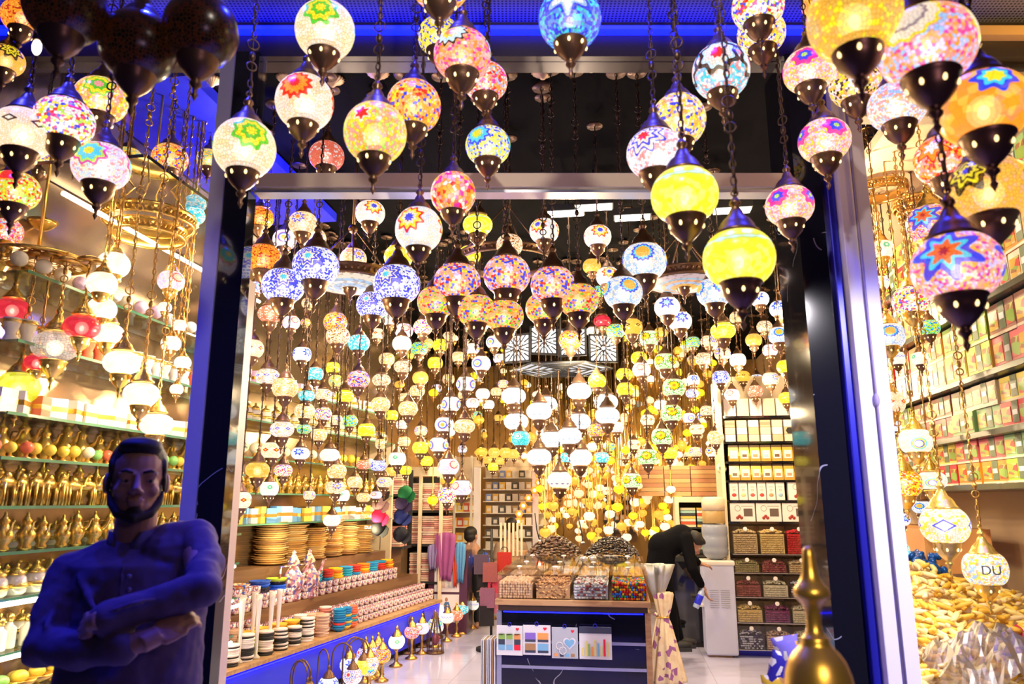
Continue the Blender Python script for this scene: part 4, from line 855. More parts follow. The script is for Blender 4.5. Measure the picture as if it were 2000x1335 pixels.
datem = [pm('date_%d' % i, c, .3, coat=.4) for i, c in enumerate([(.07, .03, .015), (.12, .05, .025), (.04, .02, .012)])]
coffm = [pm('dark_date_%d' % i, c, .22, coat=.5) for i, c in enumerate([(.02, .012, .01), (.035, .02, .015)])]
for m_ in (): pass
specs = [('hazelnut_fill', nutm, .011, 's', 'pale round nuts filling the first clear box'), ('cashew_fill', cashm, .011, 'c', 'curved roasted cashews filling the second clear box'), ('pebble_sweet_fill', stonm, .012, 'e', 'grey, white and maroon pebble sweets in a clear box'), ('button_sweet_fill', mm_, .0095, 's', 'shiny rainbow button sweets filling the end box')]
q = TW*2/4
for k in range(4):
    x0 = -TW + k*q
    bin_box('sweets_box', x0, x0+q, .0, .42, .941, .165, .19, 'clear acrylic box holding the ' + ['pale round nuts', 'curved cashews', 'pebble sweets', 'rainbow button sweets'][k])
    nm, ms, rr, sh, lb = specs[k]
    heap(nm, x0+.008, x0+q-.008, .006, .41, .944, 1.05, 0, rr, ms, lb, .0, sh, k+3)
for row, (y0, y1) in enumerate([(.43, .83), (.84, 1.24)]):
    for k in range(4):
        x0 = -TW + k*q
        bin_box('sweets_box', x0, x0+q, y0, y1, .941, .17+.02*row, .19+.02*row, 'clear lidded acrylic box, %s row, %s across the counter' % (['second', 'third'][row], ['first', 'second', 'third', 'last'][k]))
        heap('mixed_nut_fill', x0+.008, x0+q-.008, y0+.006, y1-.01, .944, 1.06, 0, .016, [nutm, cashm, [nutm[2], stonm[0]], [nutm[0], mm_[2]]][(k+row) % 4], 'nuts in the %s row box, %s across the counter' % (['second', 'third'][row], ['first', 'second', 'third', 'last'][k]), 0, 'e', 20+row*4+k)
heap('date_pile', -TW+.01, -.01, 1.28, TV-.05, .944, 1.12, 0, .02, datem, 'domed pile of glossy brown dates behind the boxes', .17, 'e', 51)
heap('coffee_bean_pile', .01, TW-.01, 1.28, TV-.05, .944, 1.12, 0, .017, coffm, 'domed pile of nearly black dates beside the brown ones', .17, 'e', 52)
for k, (x, y, wd) in enumerate([(-.2, 1.75, 'in the brown date pile'), (.0, 1.6, 'between the two date piles'), (-.42, 1.85, 'at the far corner of the date pile'), (.3, 1.9, 'in the dark date pile')]):
    b = MB().tube([(0, 0, 0), (.02, .02, .1), (.0, .05, .26)], .006, 6); o = empty('metal_scoop', I(-.365+x, 5.4+y, 1.24), k, 'thin metal scoop standing ' + wd, 'scoop', 'scoops in the date piles'); obj('handle', b.mesh('handle', M['black']), o); obj('bowl', MB().ell((0, 0, .0), (.03, .02, .015)).mesh('bowl', M['alu']), o)
for k, (x, y) in enumerate([(.05, .75), (.12, .8)]):
    b = MB().tube([(0, 0, .02), (.08, .05, .05), (.16, .1, .02)], .004, 5); b.ell((0, 0, .02), (.035, .025, .02)); o = obj('serving_tongs', b.mesh('serving_tongs', M['alu']), None, I(-.365+x, 5.4+y, 1.14), k*.5); tag(o, 'steel scoop lying on the clear lids, ' + ['lower one', 'upper one'][k], 'scoop', 'scoops on the lids')
# blister cards hanging on the slats
def heart(b, x, z, s, mi, y=-.004):
    pts = []
    for i in range(24):
        a = 2*pi*i/24; pts.append((x + s*16*sin(a)**3/17, y, z + s*(13*cos(a) - 5*cos(2*a) - 2*cos(3*a) - cos(4*a))/17))
    b.poly(pts, (0, .002, 0), mi)
cardc = [pm('card_' + n, c, .4) for n, c in (('white', (.75, .75, .8)), ('red', (.8, .02, .05)), ('violet', (.25, .15, .6)), ('brown', (.4, .22, .1)), ('sky', (.2, .45, .7)), ('green', (.3, .5, .1)), ('dark', (.05, .06, .1)), ('yellow', (.8, .7, .2)), ('orange', (.85, .35, .1)), ('grey', (.45, .48, .55)))]
for k, (x0, x1, y0, y1) in enumerate([(957, 1008, 1228, 1286), (1009, 1063, 1226, 1284), (1065, 1116, 1229, 1289), (1118, 1181, 1227, 1289)]):
    cx = (x0+x1)/2; a = P(x0, y0, 5.48); b_ = P(x1, y1, 5.48); w, h = (b_.x - a.x), a.z - b_.z
    xl = -.52 + (x0 - 958)/1523*5.4*1.0; 
    root2 = empty('souvenir_card', I(-.365 + xl + w/2, 5.385 - .0, (a.z+b_.z)/2 + .03), -T, ['white magnet card with three rounded city pictures', 'white card with four small square city pictures', 'grey souvenir card with a heart frame and rings', 'pale card of yellow skyline charms'][k] + ' hung on the counter front', 'souvenir card', 'souvenir cards on the counter front')
    obj('backing_card', MB().box(-w/2, w/2, -.002, .002, -h/2, h/2).mesh('backing_card', cardc[0] if k != 2 else cardc[9]), root2, bevel=.0015)
    b = MB()
    if k == 0:
        for i in range(3):
            cx_ = (-.3 + .3*i)*w
            for j, mi in enumerate([(4, 6, 5), (4, 9, 5), (1, 6, 8)][i]): b.box(cx_-w*.12, cx_+w*.12, -.006, -.003, -h*.32+j*h*.18, -h*.32+(j+1)*h*.18, mi)
            b.lathe([(0, 0), (w*.12, 0)], 12, 0, c=(cx_, -.005, h*.22), M=None)
    elif k == 1:
        for i in range(2):
            for j in range(2):
                b.box(-w*.42+i*w*.46, -w*.04+i*w*.46, -.006, -.003, -h*.42+j*h*.36, -h*.12+j*h*.36, [3, 2, 4, 8][i*2+j]); b.box(-w*.42+i*w*.46, -w*.04+i*w*.46, -.007, -.006, -h*.42+j*h*.36, -h*.34+j*h*.36, 6)
    elif k == 2:
        heart(b, w*.18, 0, w*.26, 0, -.006); heart(b, w*.18, .0, w*.2, 4, -.009)
        b.ring((-w*.2, -.006, -.02), w*.13, .003, 0, 16, 4, 'y'); b.ring((-w*.08, -.006, -.05), w*.13, .003, 0, 16, 4, 'y')
        for i in range(4): b.box(-w*.4+i*w*.21, -w*.26+i*w*.21, -.006, -.003, -h*.44, -h*.34, [8, 6, 4, 3][i])
    else:
        b.box(-w/2, w/2, -.005, -.003, h*.3, h*.5, 6)
        for i in range(9):
            hh = h*(.25 + .3*((i*37) % 10)/10); b.box(-w*.42+i*w*.095, -w*.42+i*w*.095+w*.06, -.006, -.003, -h*.4, -h*.4+hh, [7, 7, 5, 8, 7, 4, 7, 1, 7][i])
    if k < 3: heart(b, w*.3, h*.38, w*.07, 1)
    obj('printed_pictures', b.mesh('printed_pictures', cardc), root2)
    obj('hanger', MB().ring((0, -.004, h/2+.008), .012, .003, 0, 12, 5, 'y').mesh('hanger', M['blued']), root2)
for k in range(8):
    o = obj('hanging_booklet', MB().box(-.0035, .0035, -.09, .09, -.2, .2).mesh('hanging_booklet', cardc[[0, 3, 0, 9][k % 4]]), None, I(-.365-TW-.018-.012*k, 5.5 - .006*k, .47), -T); tag(o, 'striped booklet edge hanging at the counter corner', 'booklet', 'booklets hung at the counter corner')
# floral wrapped bundles against the counter's end
paper = cells('floral_wrapping', [(.75, .6, .4), (.78, .64, .44), (.72, .55, .36), (.76, .62, .42), (.3, .1, .3), (.74, .6, .42)], 22, .6)
white_p = glassy('translucent_tissue', (.8, .84, .95), .45, .5)
for k, (px_, py_, w_, hh, lb) in enumerate([(1290, 1335, .30, .78, 'larger floral paper bundle'), (1276, 1300, .2, .6, 'smaller floral paper bundle behind it')]):
    c = ray_z(px_, 1330 if k == 0 else 1290, 0); u, v = UV(c); u = max(u, .35)
    root2 = empty('paper_bundle', I(u, v, 0), -T, lb + ' leaning beside the sweets counter', 'bundle', 'floral bundles')
    b = MB(); n = 44; prof = [(.19, 0), (.185, .02), (.12, .3), (.07, .5), (.045, .56), (.07, .62), (.10, hh-.02), (.09, hh)]
    b.lathe([(r*(w_/.3)*.85, z*hh/.78) for r, z in prof], n, 0, True, flute=.2, fn=9, sx=1, sy=.8); obj('wrapping_skirt', b.mesh('wrapping_skirt', paper), root2)
    obj('ribbon', MB().ring((0, 0, .56*hh/.78), .048*w_/.3, .008, 0, 16, 5, sy=.85).mesh('ribbon', M['gold']), root2)
    if k == 0: obj('tissue_top', MB().lathe([(.04, hh-.06), (.08, hh+.02), (.13, hh+.14), (.17, hh+.25), (.16, hh+.25), (.1, hh+.12), (.0, hh-.02)], 40, 0, True, flute=.28, fn=5, sx=.8, sy=.7, c=(-.05, 0, 0)).mesh('tissue_top', white_p), root2)
# ---------------------------------------------------------------- water cooler, dark cabinet, textile shelf
c = P(1409, 1278, 8.5); u, v = UV(c); root = empty('water_cooler', I(u, v, 0), -T, 'white upright water cooler with a big clear bottle', 'water cooler')
obj('cabinet', MB().box(-.165, .165, -.16, .16, .02, .96).mesh('cabinet', pm('cooler_plastic', (.58, .62, .9), .4)), root, bevel=.02)  # bluish light on the white plastic is put into its colour
obj('top_tray', MB().box(-.175, .175, -.17, .17, .93, .985).mesh('top_tray', M['white']), root, bevel=.015)
b = MB()
for i in range(9):
    for s_ in (-.055, .06): b.box(s_-.05, s_+.045, -.163, -.159, .50+i*.022, .506+i*.022)
obj('vent_grille', b.mesh('vent_grille', pm('vent_shadow_grey', (.35, .36, .45), .6)), root)
obj('tap', MB().box(-.19, -.166, -.06, -.02, .68, .74).mesh('tap', M['alu']), root); obj('drip_tray', MB().box(-.22, -.166, -.1, .1, .5, .52).mesh('drip_tray', M['white']), root); obj('foot', MB().box(-.14, .1, -.12, .12, 0, .02).mesh('foot', M['wood']), root)
obj('bottle', MB().lathe([(.05, .98), (.09, 1.0), (.135, 1.04), (.14, 1.09), (.132, 1.11), (.14, 1.13), (.14, 1.22), (.132, 1.24), (.14, 1.26), (.14, 1.33), (.13, 1.36), (0, 1.37)], 26).mesh('bottle', pm('blue_grey_bottle', (.3, .33, .42), .1, 0)), root)
obj('upper_canister', MB().lathe([(.12, 1.372), (.125, 1.38), (.125, 1.50), (.12, 1.51)], 22, 0).lathe([(.126, 1.51), (.126, 1.63), (.1, 1.66), (0, 1.66)], 22, 1).mesh('upper_canister', [pm('amber_canister', (.45, .3, .12), .3), M['cream']]), root)
c = P(1350, 1270, 8.9); u, v = UV(c); root = empty('dark_cabinet', I(u, v+.25, 0), -T, 'low black cabinet behind the bending man', 'cabinet')
obj('body', MB().box(-.25, .25, -.2, .2, 0, .98).mesh('body', M['black']), root); obj('side_edge', MB().box(-.27, -.251, -.21, .2, 0, .98).mesh('side_edge', M['alu']), root); obj('door', MB().box(-.18, .24, -.215, -.201, .05, .93).mesh('door', M['blackg']), root)
obj('machine_hood', MB().ell((.02, 0, 1.03), (.14, .12, .05), 0, 18, 10).mesh('machine_hood', pm('steel_hood', (.6, .6, .65), .2, 1)), root)
root = empty('garment_shelf', (0, 0, 0), -T, 'white framed shelf of patterned garments above the bending man', 'shelf')
ug, vg = UV(P(1325, 1000, 9.6)); ug2 = UV(P(1395, 1000, 9.6))[0]; vg = 9.7
obj('top_board', MB().box(ug-.05, ug2+.05, vg-.03, vg+.35, 1.60, 1.67).mesh('top_board', M['cream']), root); obj('side_board', MB().box(ug-.05, ug, vg-.03, vg+.35, .6, 1.6).mesh('side_board', M['cream']), root); obj('side_board', MB().box(ug2, ug2+.05, vg-.03, vg+.35, .6, 1.6).mesh('side_board', M['cream']), root)
obj('back_board', MB().box(ug, ug2, vg+.3, vg+.32, .6, 1.6).mesh('back_board', M['black']), root)
for z in (1.0, 1.3): obj('shelf', MB().box(ug, ug2, vg, vg+.3, z-.02, z).mesh('shelf', M['black']), root)
gm = MB().box(-.09, .09, -.1, .1, 0, .03).mesh('folded_garment', M['occ'])
gc_ = [(.7, .1, .05), (.7, .6, .4), (.3, .5, .45), (.05, .05, .06), (.8, .5, .1), (.75, .7, .6)]
for zi, z in enumerate((1.0, 1.3)):
    for qi in range(2):
        for i in range(7):
            o = obj('folded_garment', gm, None, I(ug + .11 + qi*.2, vg+.12, z + i*.034), -T, 1, col=gc_[(i*5+qi*3+zi) % 6]); tag(o, 'folded patterned garment, %s shelf, %s pile behind the cooler' % (['lower', 'upper'][zi], ['first', 'second'][qi]), 'garment', 'folded garments on the white shelf')
# ---------------------------------------------------------------- rack of pouches, date boxes and nut bins
RV = 8.75
def ru(px, py=1000): # u on the rack front plane
    d = P(px, py, 1.0); du, dv = UV(d); k = RV / dv; return du*k, CZ + (d.z-CZ)*k
uL = ru(1424)[0]; uR = 2.3
root = empty('goods_rack', (0, 0, 0), -T, 'wide shop rack of pouches, date boxes and nut bins beside the cooler', 'rack')
obj('side_post', MB().box(uL-.06, uL-.02, RV-.02, RV+.5, 0, 3.0).mesh('side_post', M['cream']), root)
obj('base_plinth', MB().box(uL, uR, RV, RV+.5, 0, .07).mesh('base_plinth', M['blue']), root); obj('back_panel', MB().box(uL, uR, RV+.5, RV+.52, 0, 3.1).mesh('back_panel', M['cream']), root)
rz = [ru(1500, y)[1] for y in (811, 861, 900, 937, 976, 1018, 1082)]
for z in rz: obj('shelf', MB().box(uL, uR, RV+.0, RV+.45, z-.025, z).mesh('shelf', M['blackg']), root)
pouch = MB(); pouch.add([(-.055, -.03, 0), (.055, -.03, 0), (.055, .03, 0), (-.055, .03, 0), (-.057, -.035, .06), (.057, -.035, .06), (.057, .035, .06), (-.057, .035, .06), (-.052, -.006, .165), (.052, -.006, .165), (.052, .006, .165), (-.052, .006, .165)],
  [(0, 3, 2, 1), (0, 1, 5, 4), (1, 2, 6, 5), (2, 3, 7, 6), (3, 0, 4, 7), (4, 5, 9, 8), (5, 6, 10, 9), (6, 7, 11, 10), (7, 4, 8, 11), (8, 9, 10, 11)], 0, False)
pouch.box(-.04, .04, -.042, -.034, .03, .115, 1); pouch.box(-.025, .025, -.0445, -.0425, .045, .075, 2); pouch.box(-.054, .054, -.012, .012, .15, .172, 3)
pouchm = pouch.mesh('gold_pouch', [pm('gold_foil_pouch', (.8, .5, .1), .3, .4), M['white'], M['oc'], pm('dark_seal', (.1, .06, .03), .4)])
pc = [(.3, .5, .7), (.5, .3, .2), (.7, .05, .05), (.15, .08, .05), (.2, .15, .1), (.7, .6, .3), (.5, .3, .15), (.4, .25, .15), (.6, .1, .1)]
ordn = ['first', 'second', 'third', 'fourth', 'fifth', 'sixth', 'seventh', 'eighth', 'ninth', 'tenth']
for row, z in enumerate((rz[2], rz[3])):
    for i in range(10):
        o = obj('gold_pouch', pouchm, None, I(uL + .09 + i*.118, RV+.05, z), -T, (1, 1, 1.06), col=pc[(i*3+row*4) % 9]); tag(o, 'gold foil pouch with white label, %s from the cooler, %s pouch row' % (ordn[i], ['upper', 'lower'][row]), 'pouch', 'gold pouches on the rack')
# slim boxes row, date box row, top boxes
def date_box(w, h, label, u, z, group, wide=True):
    root = empty('date_box', I(u, RV+.06, z), -T, label, 'box', group)
    obj('carton', MB().box(-w/2, w/2, -.04, .04, 0, h).mesh('carton', pm_w), root)
    b = MB()
    if wide:
        b.box(w*.04, w*.4, -.043, -.0405, h*.28, h*.7, 0)
        for q_ in range(3): b.ell((-w*.22 + q_*w*.08, -.043, h*.2 + (q_ % 2)*h*.09), (w*.065, .004, h*.09), 1, 10, 6, Matrix.Rotation(-.5+q_*.5, 3, 'Y'))
        b.ring((-w*.2, -.042, h*.72), h*.15, .0035, 2, 16, 4, 'y'); b.box(-w*.05, w*.42, -.042, -.0405, h*.8, h*.86, 2)
    else:
        b.ell((0, -.042, h*.28), (w*.28, .004, h*.1), 3, 10, 6); b.box(-w*.25, w*.25, -.042, -.0405, h*.7, h*.74, 2); b.ring((0, -.042, h*.55), w*.12, .003, 2, 12, 4, 'y')
    obj('printed_front', b.mesh('printed_front', [pm_d, pm_r, pm_g, M['oc']]), root, col=pc[int(u*31) % 9]); return root
pm_w = pm('white_carton', (.82, .78, .76), .4); pm_d = pm('carton_window', (.13, .1, .09), .3); pm_r = pm('printed_dates', (.35, .04, .03), .5); pm_g = pm('printed_grey', (.45, .42, .42), .5)
for i in range(6): date_box(.09, .2, 'slim white carton, %s from the cooler, above the wide date boxes' % ordn[i], uL + .07 + i*.1, rz[4]-.0, 'slim cartons on the rack', False)
for i in range(2): date_box(.27, .2, 'wide white date box with dark window on the carton shelf, ' + ['beside the slim cartons', 'against the shop wall'][i], uL + .79 + i*.285, rz[4], 'wide date boxes, carton shelf')
for i in range(4): date_box(.265, .2, 'wide white date box over the nut bins, %s from the cooler' % ordn[i], uL + .15 + i*.28, rz[5], 'wide date boxes over the nut bins')
for i in range(9):
    w = .13 if i % 3 else .1
    o = empty('top_carton', I(uL + .07 + i*.13, RV+.08, rz[1]), -T, 'pale carton on the shelf above the pouches, %s from the cooler' % ordn[i], 'box', 'pale cartons over the pouches')
    for k in range(3): obj('carton', MB().box(-.055, .055, -.05, .05, k*.082, k*.082+.078).mesh('carton', [pm_w, M['cream'], M['beige']][(i*2+k) % 3]), o)
    if i > 4: obj('emblem', MB().lathe([(0, 0), (.04, 0), (.04, .004)], 6, 0, False, M=Matrix.Rotation(pi/2, 3, 'X')).mesh('emblem', M['black']), o, (0, -.051, .12))
for i in range(8): 
    o = obj('cream_box', MB().box(-.065, .065, -.05, .05, 0, .2).mesh('cream_box', [pm_w, M['cream']][i % 2]), None, I(uL + .08 + i*.145, RV+.08, rz[0]), -T); tag(o, 'cream box on the topmost rack shelf, %s from the cooler' % ordn[i], 'box', 'cream boxes on the topmost shelf')
# nut bins: rows of clear boxes with scooping fronts
nutcol = {'tan': [(.55, .42, .22), (.6, .48, .28)], 'yellow': [(.75, .6, .25), (.68, .5, .2)], 'red': [(.65, .02, .03), (.5, .01, .02)], 'pinkish': [(.6, .35, .3), (.5, .1, .1)], 'maroon': [(.25, .04, .06), (.35, .1, .1)], 'pale': [(.7, .66, .5), (.6, .6, .45)], 'purple': [(.2, .03, .16), (.3, .06, .22)], 'navy': [(.02, .02, .1), (.6, .65, .8)], 'almond': [(.6, .4, .3), (.7, .55, .42)], 'olive': [(.3, .28, .12), (.35, .32, .15)]}
nmt = {k: [pm('nut_%s_%d' % (k, i), c, .45) for i, c in enumerate(v)] for k, v in nutcol.items()}
rows = [(1082, 1030, ['tan', 'yellow', 'red', 'pinkish']), (1136, 1096, ['olive', 'almond', 'tan', 'maroon']), (1168, 1140, ['pale', 'pale', 'navy', 'tan']), (1212, 1172, ['maroon', 'pale', 'olive', 'tan']), (1214+45, 1216, ['yellow', 'purple', 'pale', 'almond']), (1268+2, 1240, ['navy', 'almond', 'pale', 'tan'])]
rows = [(1080, 1024, ['tan', 'yellow', 'red', 'pinkish']), (1116, 1086, ['olive', 'maroon', 'tan', 'maroon']), (1163, 1120, ['maroon', 'pale', 'navy', 'tan']), (1212, 1168, ['yellow', 'purple', 'pale', 'almond']), (1264, 1216, ['navy', 'almond', 'pale', 'tan'])]
cw = (uR - uL)/4 - .005
rowname = ['top', 'second', 'third', 'fourth', 'bottom']
for r_i, (yb, yt, cs) in enumerate(rows):
    z0 = max(.075, ru(1500, yb)[1]); z1 = ru(1500, yt)[1]
    for k in range(4):
        x0 = uL + k*(cw+.005)
        o = empty('nut_bin', I(x0+cw/2, RV-.08, z0), -T, 'clear bin of %s nuts or fruit, %s bin row, %s from the cooler' % (cs[k], rowname[r_i], ordn[k]), 'bin', 'clear nut bins on the rack')
        hh = z1-z0-.012
        obj('front_wall', MB().box(-cw/2, cw/2, -.07, -.066, 0, hh).mesh('front_wall', M['acry']), o); obj('side_wall', MB().box(-cw/2, -cw/2+.005, -.07, .25, 0, hh).mesh('side_wall', M['acry']), o); obj('side_wall', MB().box(cw/2-.005, cw/2, -.07, .25, 0, hh).mesh('side_wall', M['acry']), o)
        obj('base_tray', MB().box(-cw/2, cw/2, -.07, .25, -.008, -.001).mesh('base_tray', M['alu']), o); obj('label_disc', MB().lathe([(0, 0), (.022, 0), (.022, .004)], 14, 0, False, M=Matrix.Rotation(pi/2, 3, 'X')).mesh('label_disc', M['white']), o, (0, -.0715, hh*.9))
        fill = .62 if r_i else .75
        heap('nut_fill', x0+.008, x0+cw-.008, RV-.142, RV+.05, z0+.002, z0+hh*fill, 0, .014, nmt[cs[k]], '%s nuts or dried fruit in the %s bin row, %s from the cooler' % (cs[k], rowname[r_i], ordn[k]), .03, 'e', 80+r_i*5+k, frame=lambda x, y, z: I(x, y, z))
# ---------------------------------------------------------------- back of the shop
root = empty('doorway_frame', (0, 0, 0), -T, 'tall white lit frame around the back shelves', 'frame')
ub0 = UV(P(938, 980, 11.2)); ub1 = UV(P(1030, 980, 11.2)); VB = ub0[1]
ua, ub = ub0[0], ub0[0] + .78
obj('post', MB().box(ua-.09, ua, VB-.05, VB+.05, 0, zat(912, 11.2)).mesh('post', M['postw']), root); obj('post', MB().box(ub, ub+.08, VB-.05, VB+.05, 0, zat(918, 11.2)).mesh('post', M['postw']), root); obj('head_rail', MB().box(ua-.09, ub+.08, VB-.05, VB+.05, zat(912, 11.2)+.003, zat(912, 11.2)+.1).mesh('head_rail', M['cream']), root)
root = empty('display_shelf_unit', (0, 0, 0), -T, 'white shelf unit of small boxed souvenirs seen through the lit frame', 'shelf unit')
obj('back_panel', MB().box(ua-.09, ub+.2, VB+.9, VB+.92, 0, 2.3).mesh('back_panel', M['cream']), root)
sbox = MB().box(-.04, .04, -.03, .03, 0, .1).box(-.025, .025, -.033, -.0305, .02, .07, 1).mesh('souvenir_box', [M['oc'], M['white']])
for zi, z in enumerate((.9, 1.08, 1.26, 1.44, 1.62, 1.8, 1.98)):
    obj('shelf', MB().box(ua-.08, ub+.1, VB+.65, VB+.9, z-.015, z).mesh('shelf', M['white']), root)
    for i in range(8):
        o = obj('souvenir_box', sbox, None, I(ua + .0 + i*.105, VB+.75, z), -T, 1.1, col=[(.8, .75, .7), (.6, .4, .2), (.2, .3, .7), (.8, .5, .1), (.85, .8, .8), (.1, .1, .1)][(i*7+zi*5) % 6]); tag(o, 'small souvenir box behind the lit frame, %s shelf from the top' % ordn[6-zi], 'box', 'souvenir boxes behind the lit frame')
root = empty('gold_goods_shelf', (0, 0, 0), -T, 'shelf unit of yellow and golden packets past the scarves', 'shelf unit')
obj('back_panel', MB().box(-2.8, -2.25, 11.6, 11.62, 0, 2.3).mesh('back_panel', M['cream']), root)
for x_ in (-2.8, -2.54, -2.28): obj('post', MB().box(x_, x_+.03, 11.3, 11.33, 0, 2.3).mesh('post', M['white']), root)
for zi, z in enumerate((.8, 1.02, 1.24, 1.46, 1.68)):
    obj('shelf', MB().box(-2.77, -2.25, 11.34, 11.59, z-.015, z).mesh('shelf', M['white']), root)
    for i in range(6):
        o = obj('yellow_packet', sbox, None, I(-2.72 + i*.088, 11.44, z), -T, 1.3, col=[(.85, .6, .05), (.8, .7, .3), (.75, .4, .05), (.6, .1, .05)][(i*3+zi) % 4]); tag(o, 'yellow packet past the scarves, %s shelf up' % ordn[zi], 'packet', 'yellow packets past the scarves')
# string of orange flower lights
fb = MB()
for k in range(6):
    a = 2*pi*k/6; fb.ell((.035*cos(a), 0, .035*sin(a)), (.026, .008, .026), 0, 8, 5)
flm = fb.mesh('petals', pm('orange_flower_light', (1, .2, .03), .5, em=(1, .12, .01), es=1.3)); cem = MB().ell((0, -.012, 0), .02, 0, 10, 6).mesh('centre_bulb', M['bulb'])
for k, (x, y) in enumerate([(1052, 926), (1052, 942), (1044, 957), (1032, 972), (1022, 987), (1014, 1003), (1012, 1018)]):
    o = empty('flower_light', P(x, y, 10.9), 0, 'red orange flower shaped light, %s from the top of its string' % ordn[k], 'light', 'orange flower lights on a string'); obj('petals', flm, o, sc_=.95); obj('centre_bulb', cem, o)
o = obj('light_string', MB().tube([P(x, y, 10.93) for x, y in [(1050, 905), (1052, 942), (1044, 957), (1032, 972), (1022, 987), (1014, 1003), (1012, 1018)]], .004, 4).mesh('light_string', M['black'])); tag(o, 'thin dark wire of the orange flower lights', 'wire')
# dark wooden shelf unit with small goods, far wall
root = empty('wooden_shelf', (0, 0, 0), -T, 'dark brown wooden shelf with rows of small souvenirs at the far wall', 'shelf')
u0_, _ = UV(P(1178, 1000, 12.0)); u1_, _ = UV(P(1242, 1000, 12.0)); vw = 12.1
obj('back_panel', MB().box(u0_, u1_, vw, vw+.02, 1.0, 2.05).mesh('back_panel', pm('dark_walnut', (.16, .08, .03), .4)), root)
for zi, z in enumerate((1.18, 1.33, 1.48, 1.63)):
    obj('shelf', MB().box(u0_, u1_, vw-.14, vw, z-.03, z).mesh('shelf', M['black']), root)
    for i in range(6):
        o = obj('small_souvenir', sbox, None, I(u0_+.05+i*.082, vw-.06, z), -T, .8, col=[(.6, .35, .25), (.7, .5, .4), (.3, .2, .4)][(i+zi) % 3]); tag(o, 'tiny souvenir on the dark wooden shelf, %s row up' % ordn[zi], 'souvenir', 'souvenirs on the dark wooden shelf')
# brown stacked boxes over the garment shelf
for zi in range(7):
    for i in range(3):
        o = obj('brown_box', MB().box(-.16, .16, -.12, .12, 0, .05).mesh('brown_box', M['oc']), None, I(ug + .02 + i*.33 - .35, vg+.15, 1.68 + zi*.054), -T, 1, col=[(.5, .25, .1), (.6, .35, .15), (.45, .2, .1)][(zi+i) % 3]); tag(o, 'flat brown box on the white shelf top, %s pile, %s up' % (ordn[i], ordn[zi]), 'box', 'flat brown boxes')
root = empty('column_screen', (0, 0, 0), -T, 'narrow black panel beside the rack post', 'panel'); up_ = UV(P(1411, 900, 9.2)); obj('panel', MB().box(up_[0]-.03, up_[0]+.03, 9.1, 9.15, 1.6, 2.5).mesh('panel', M['black']), root)
c = P(1409, 914, 8.6); o = empty('security_camera', c, -T, 'white round camera on the post beside the pouches', 'camera'); obj('housing', MB().ell((0, 0, 0), (.06, .05, .06)).mesh('housing', M['cream']), o); obj('lens', MB().ell((0, -.035, 0), .03, 0, 14, 10).mesh('lens', M['blackg']), o)
# scarf rack with fashion posters, bag rack
c = ray_z(878, 1237, 0); u, v = UV(c); root = empty('poster_stand', I(u, v, 0), -T, 'plum coloured stand with two fashion posters and draped scarves', 'display stand')
obj('panel', MB().box(-.28, .22, -.02, .3, 0, 1.0).mesh('panel', pm('plum_laminate', (.09, .03, .07), .3)), root)
obj('clear_side', MB().box(.221, .25, -.02, .32, 0, 1.1).mesh('clear_side', M['acry']), root)
for k, z in enumerate((.14, .50)):
    f = obj('poster', MB().box(-.2, .12, -.028, -.021, z, z+.33).mesh('poster', pm('poster_paper_%d' % k, (.75, .72, .82), .4)), root)
    b = MB(); cx = -.04
    if k == 0: b.poly([(cx-.02, -.03, z+.24), (cx-.1, -.03, z+.03), (cx+.1, -.03, z+.03), (cx+.03, -.03, z+.24)], (0, .001, 0), 0); b.ell((cx, -.03, z+.27), (.02, .002, .025), 1, 10, 6); b.tube([(cx-.02, -.03, z+.2), (cx-.07, -.03, z+.14), (cx-.02, -.03, z+.13)], .008, 5, 1)
    else:
        for s_, mi in ((-.07, 2), (.06, 3)): b.poly([(cx+s_-.03, -.03, z+.24), (cx+s_-.045, -.03, z+.05), (cx+s_+.045, -.03, z+.05), (cx+s_+.03, -.03, z+.24)], (0, .001, 0), mi); b.ell((cx+s_, -.03, z+.265), (.016, .002, .02), 1, 10, 6)
    obj('printed_figure', b.mesh('printed_figure', [pm('print_blue%d' % k, (.04, .15, .4), .5), pm('print_skin%d' % k, (.4, .2, .14), .5), pm('print_coral%d' % k, (.7, .3, .2), .5), pm('print_grey%d' % k, (.4, .42, .6), .5)]), f)
def scarf(root, x, w, z0, z1, c_, y=-.06):
    b = MB(); n = 12; vs = []; fs = []
    for i in range(9):
        t_ = i/8; z = z1 + (z0-z1)*t_
        for j in range(n+1):
            s_ = j/n - .5; vs.append((x + s_*w*(1-.3*t_+.1*sin(5*t_)), y + .018*sin(j*1.7+t_) - .02*sin(pi*t_), z + .03*cos(s_*pi)))
    for i in range(8):
        for j in range(n): fs.append((i*(n+1)+j, i*(n+1)+j+1, (i+1)*(n+1)+j+1, (i+1)*(n+1)+j))
    b.add(vs, fs); o = obj('draped_scarf', b.mesh('draped_scarf', M['occ']), None, root.location.copy(), -T, col=c_)
    sm_ = o.modifiers.new('thickness', 'SOLIDIFY'); sm_.thickness = .006
    return o
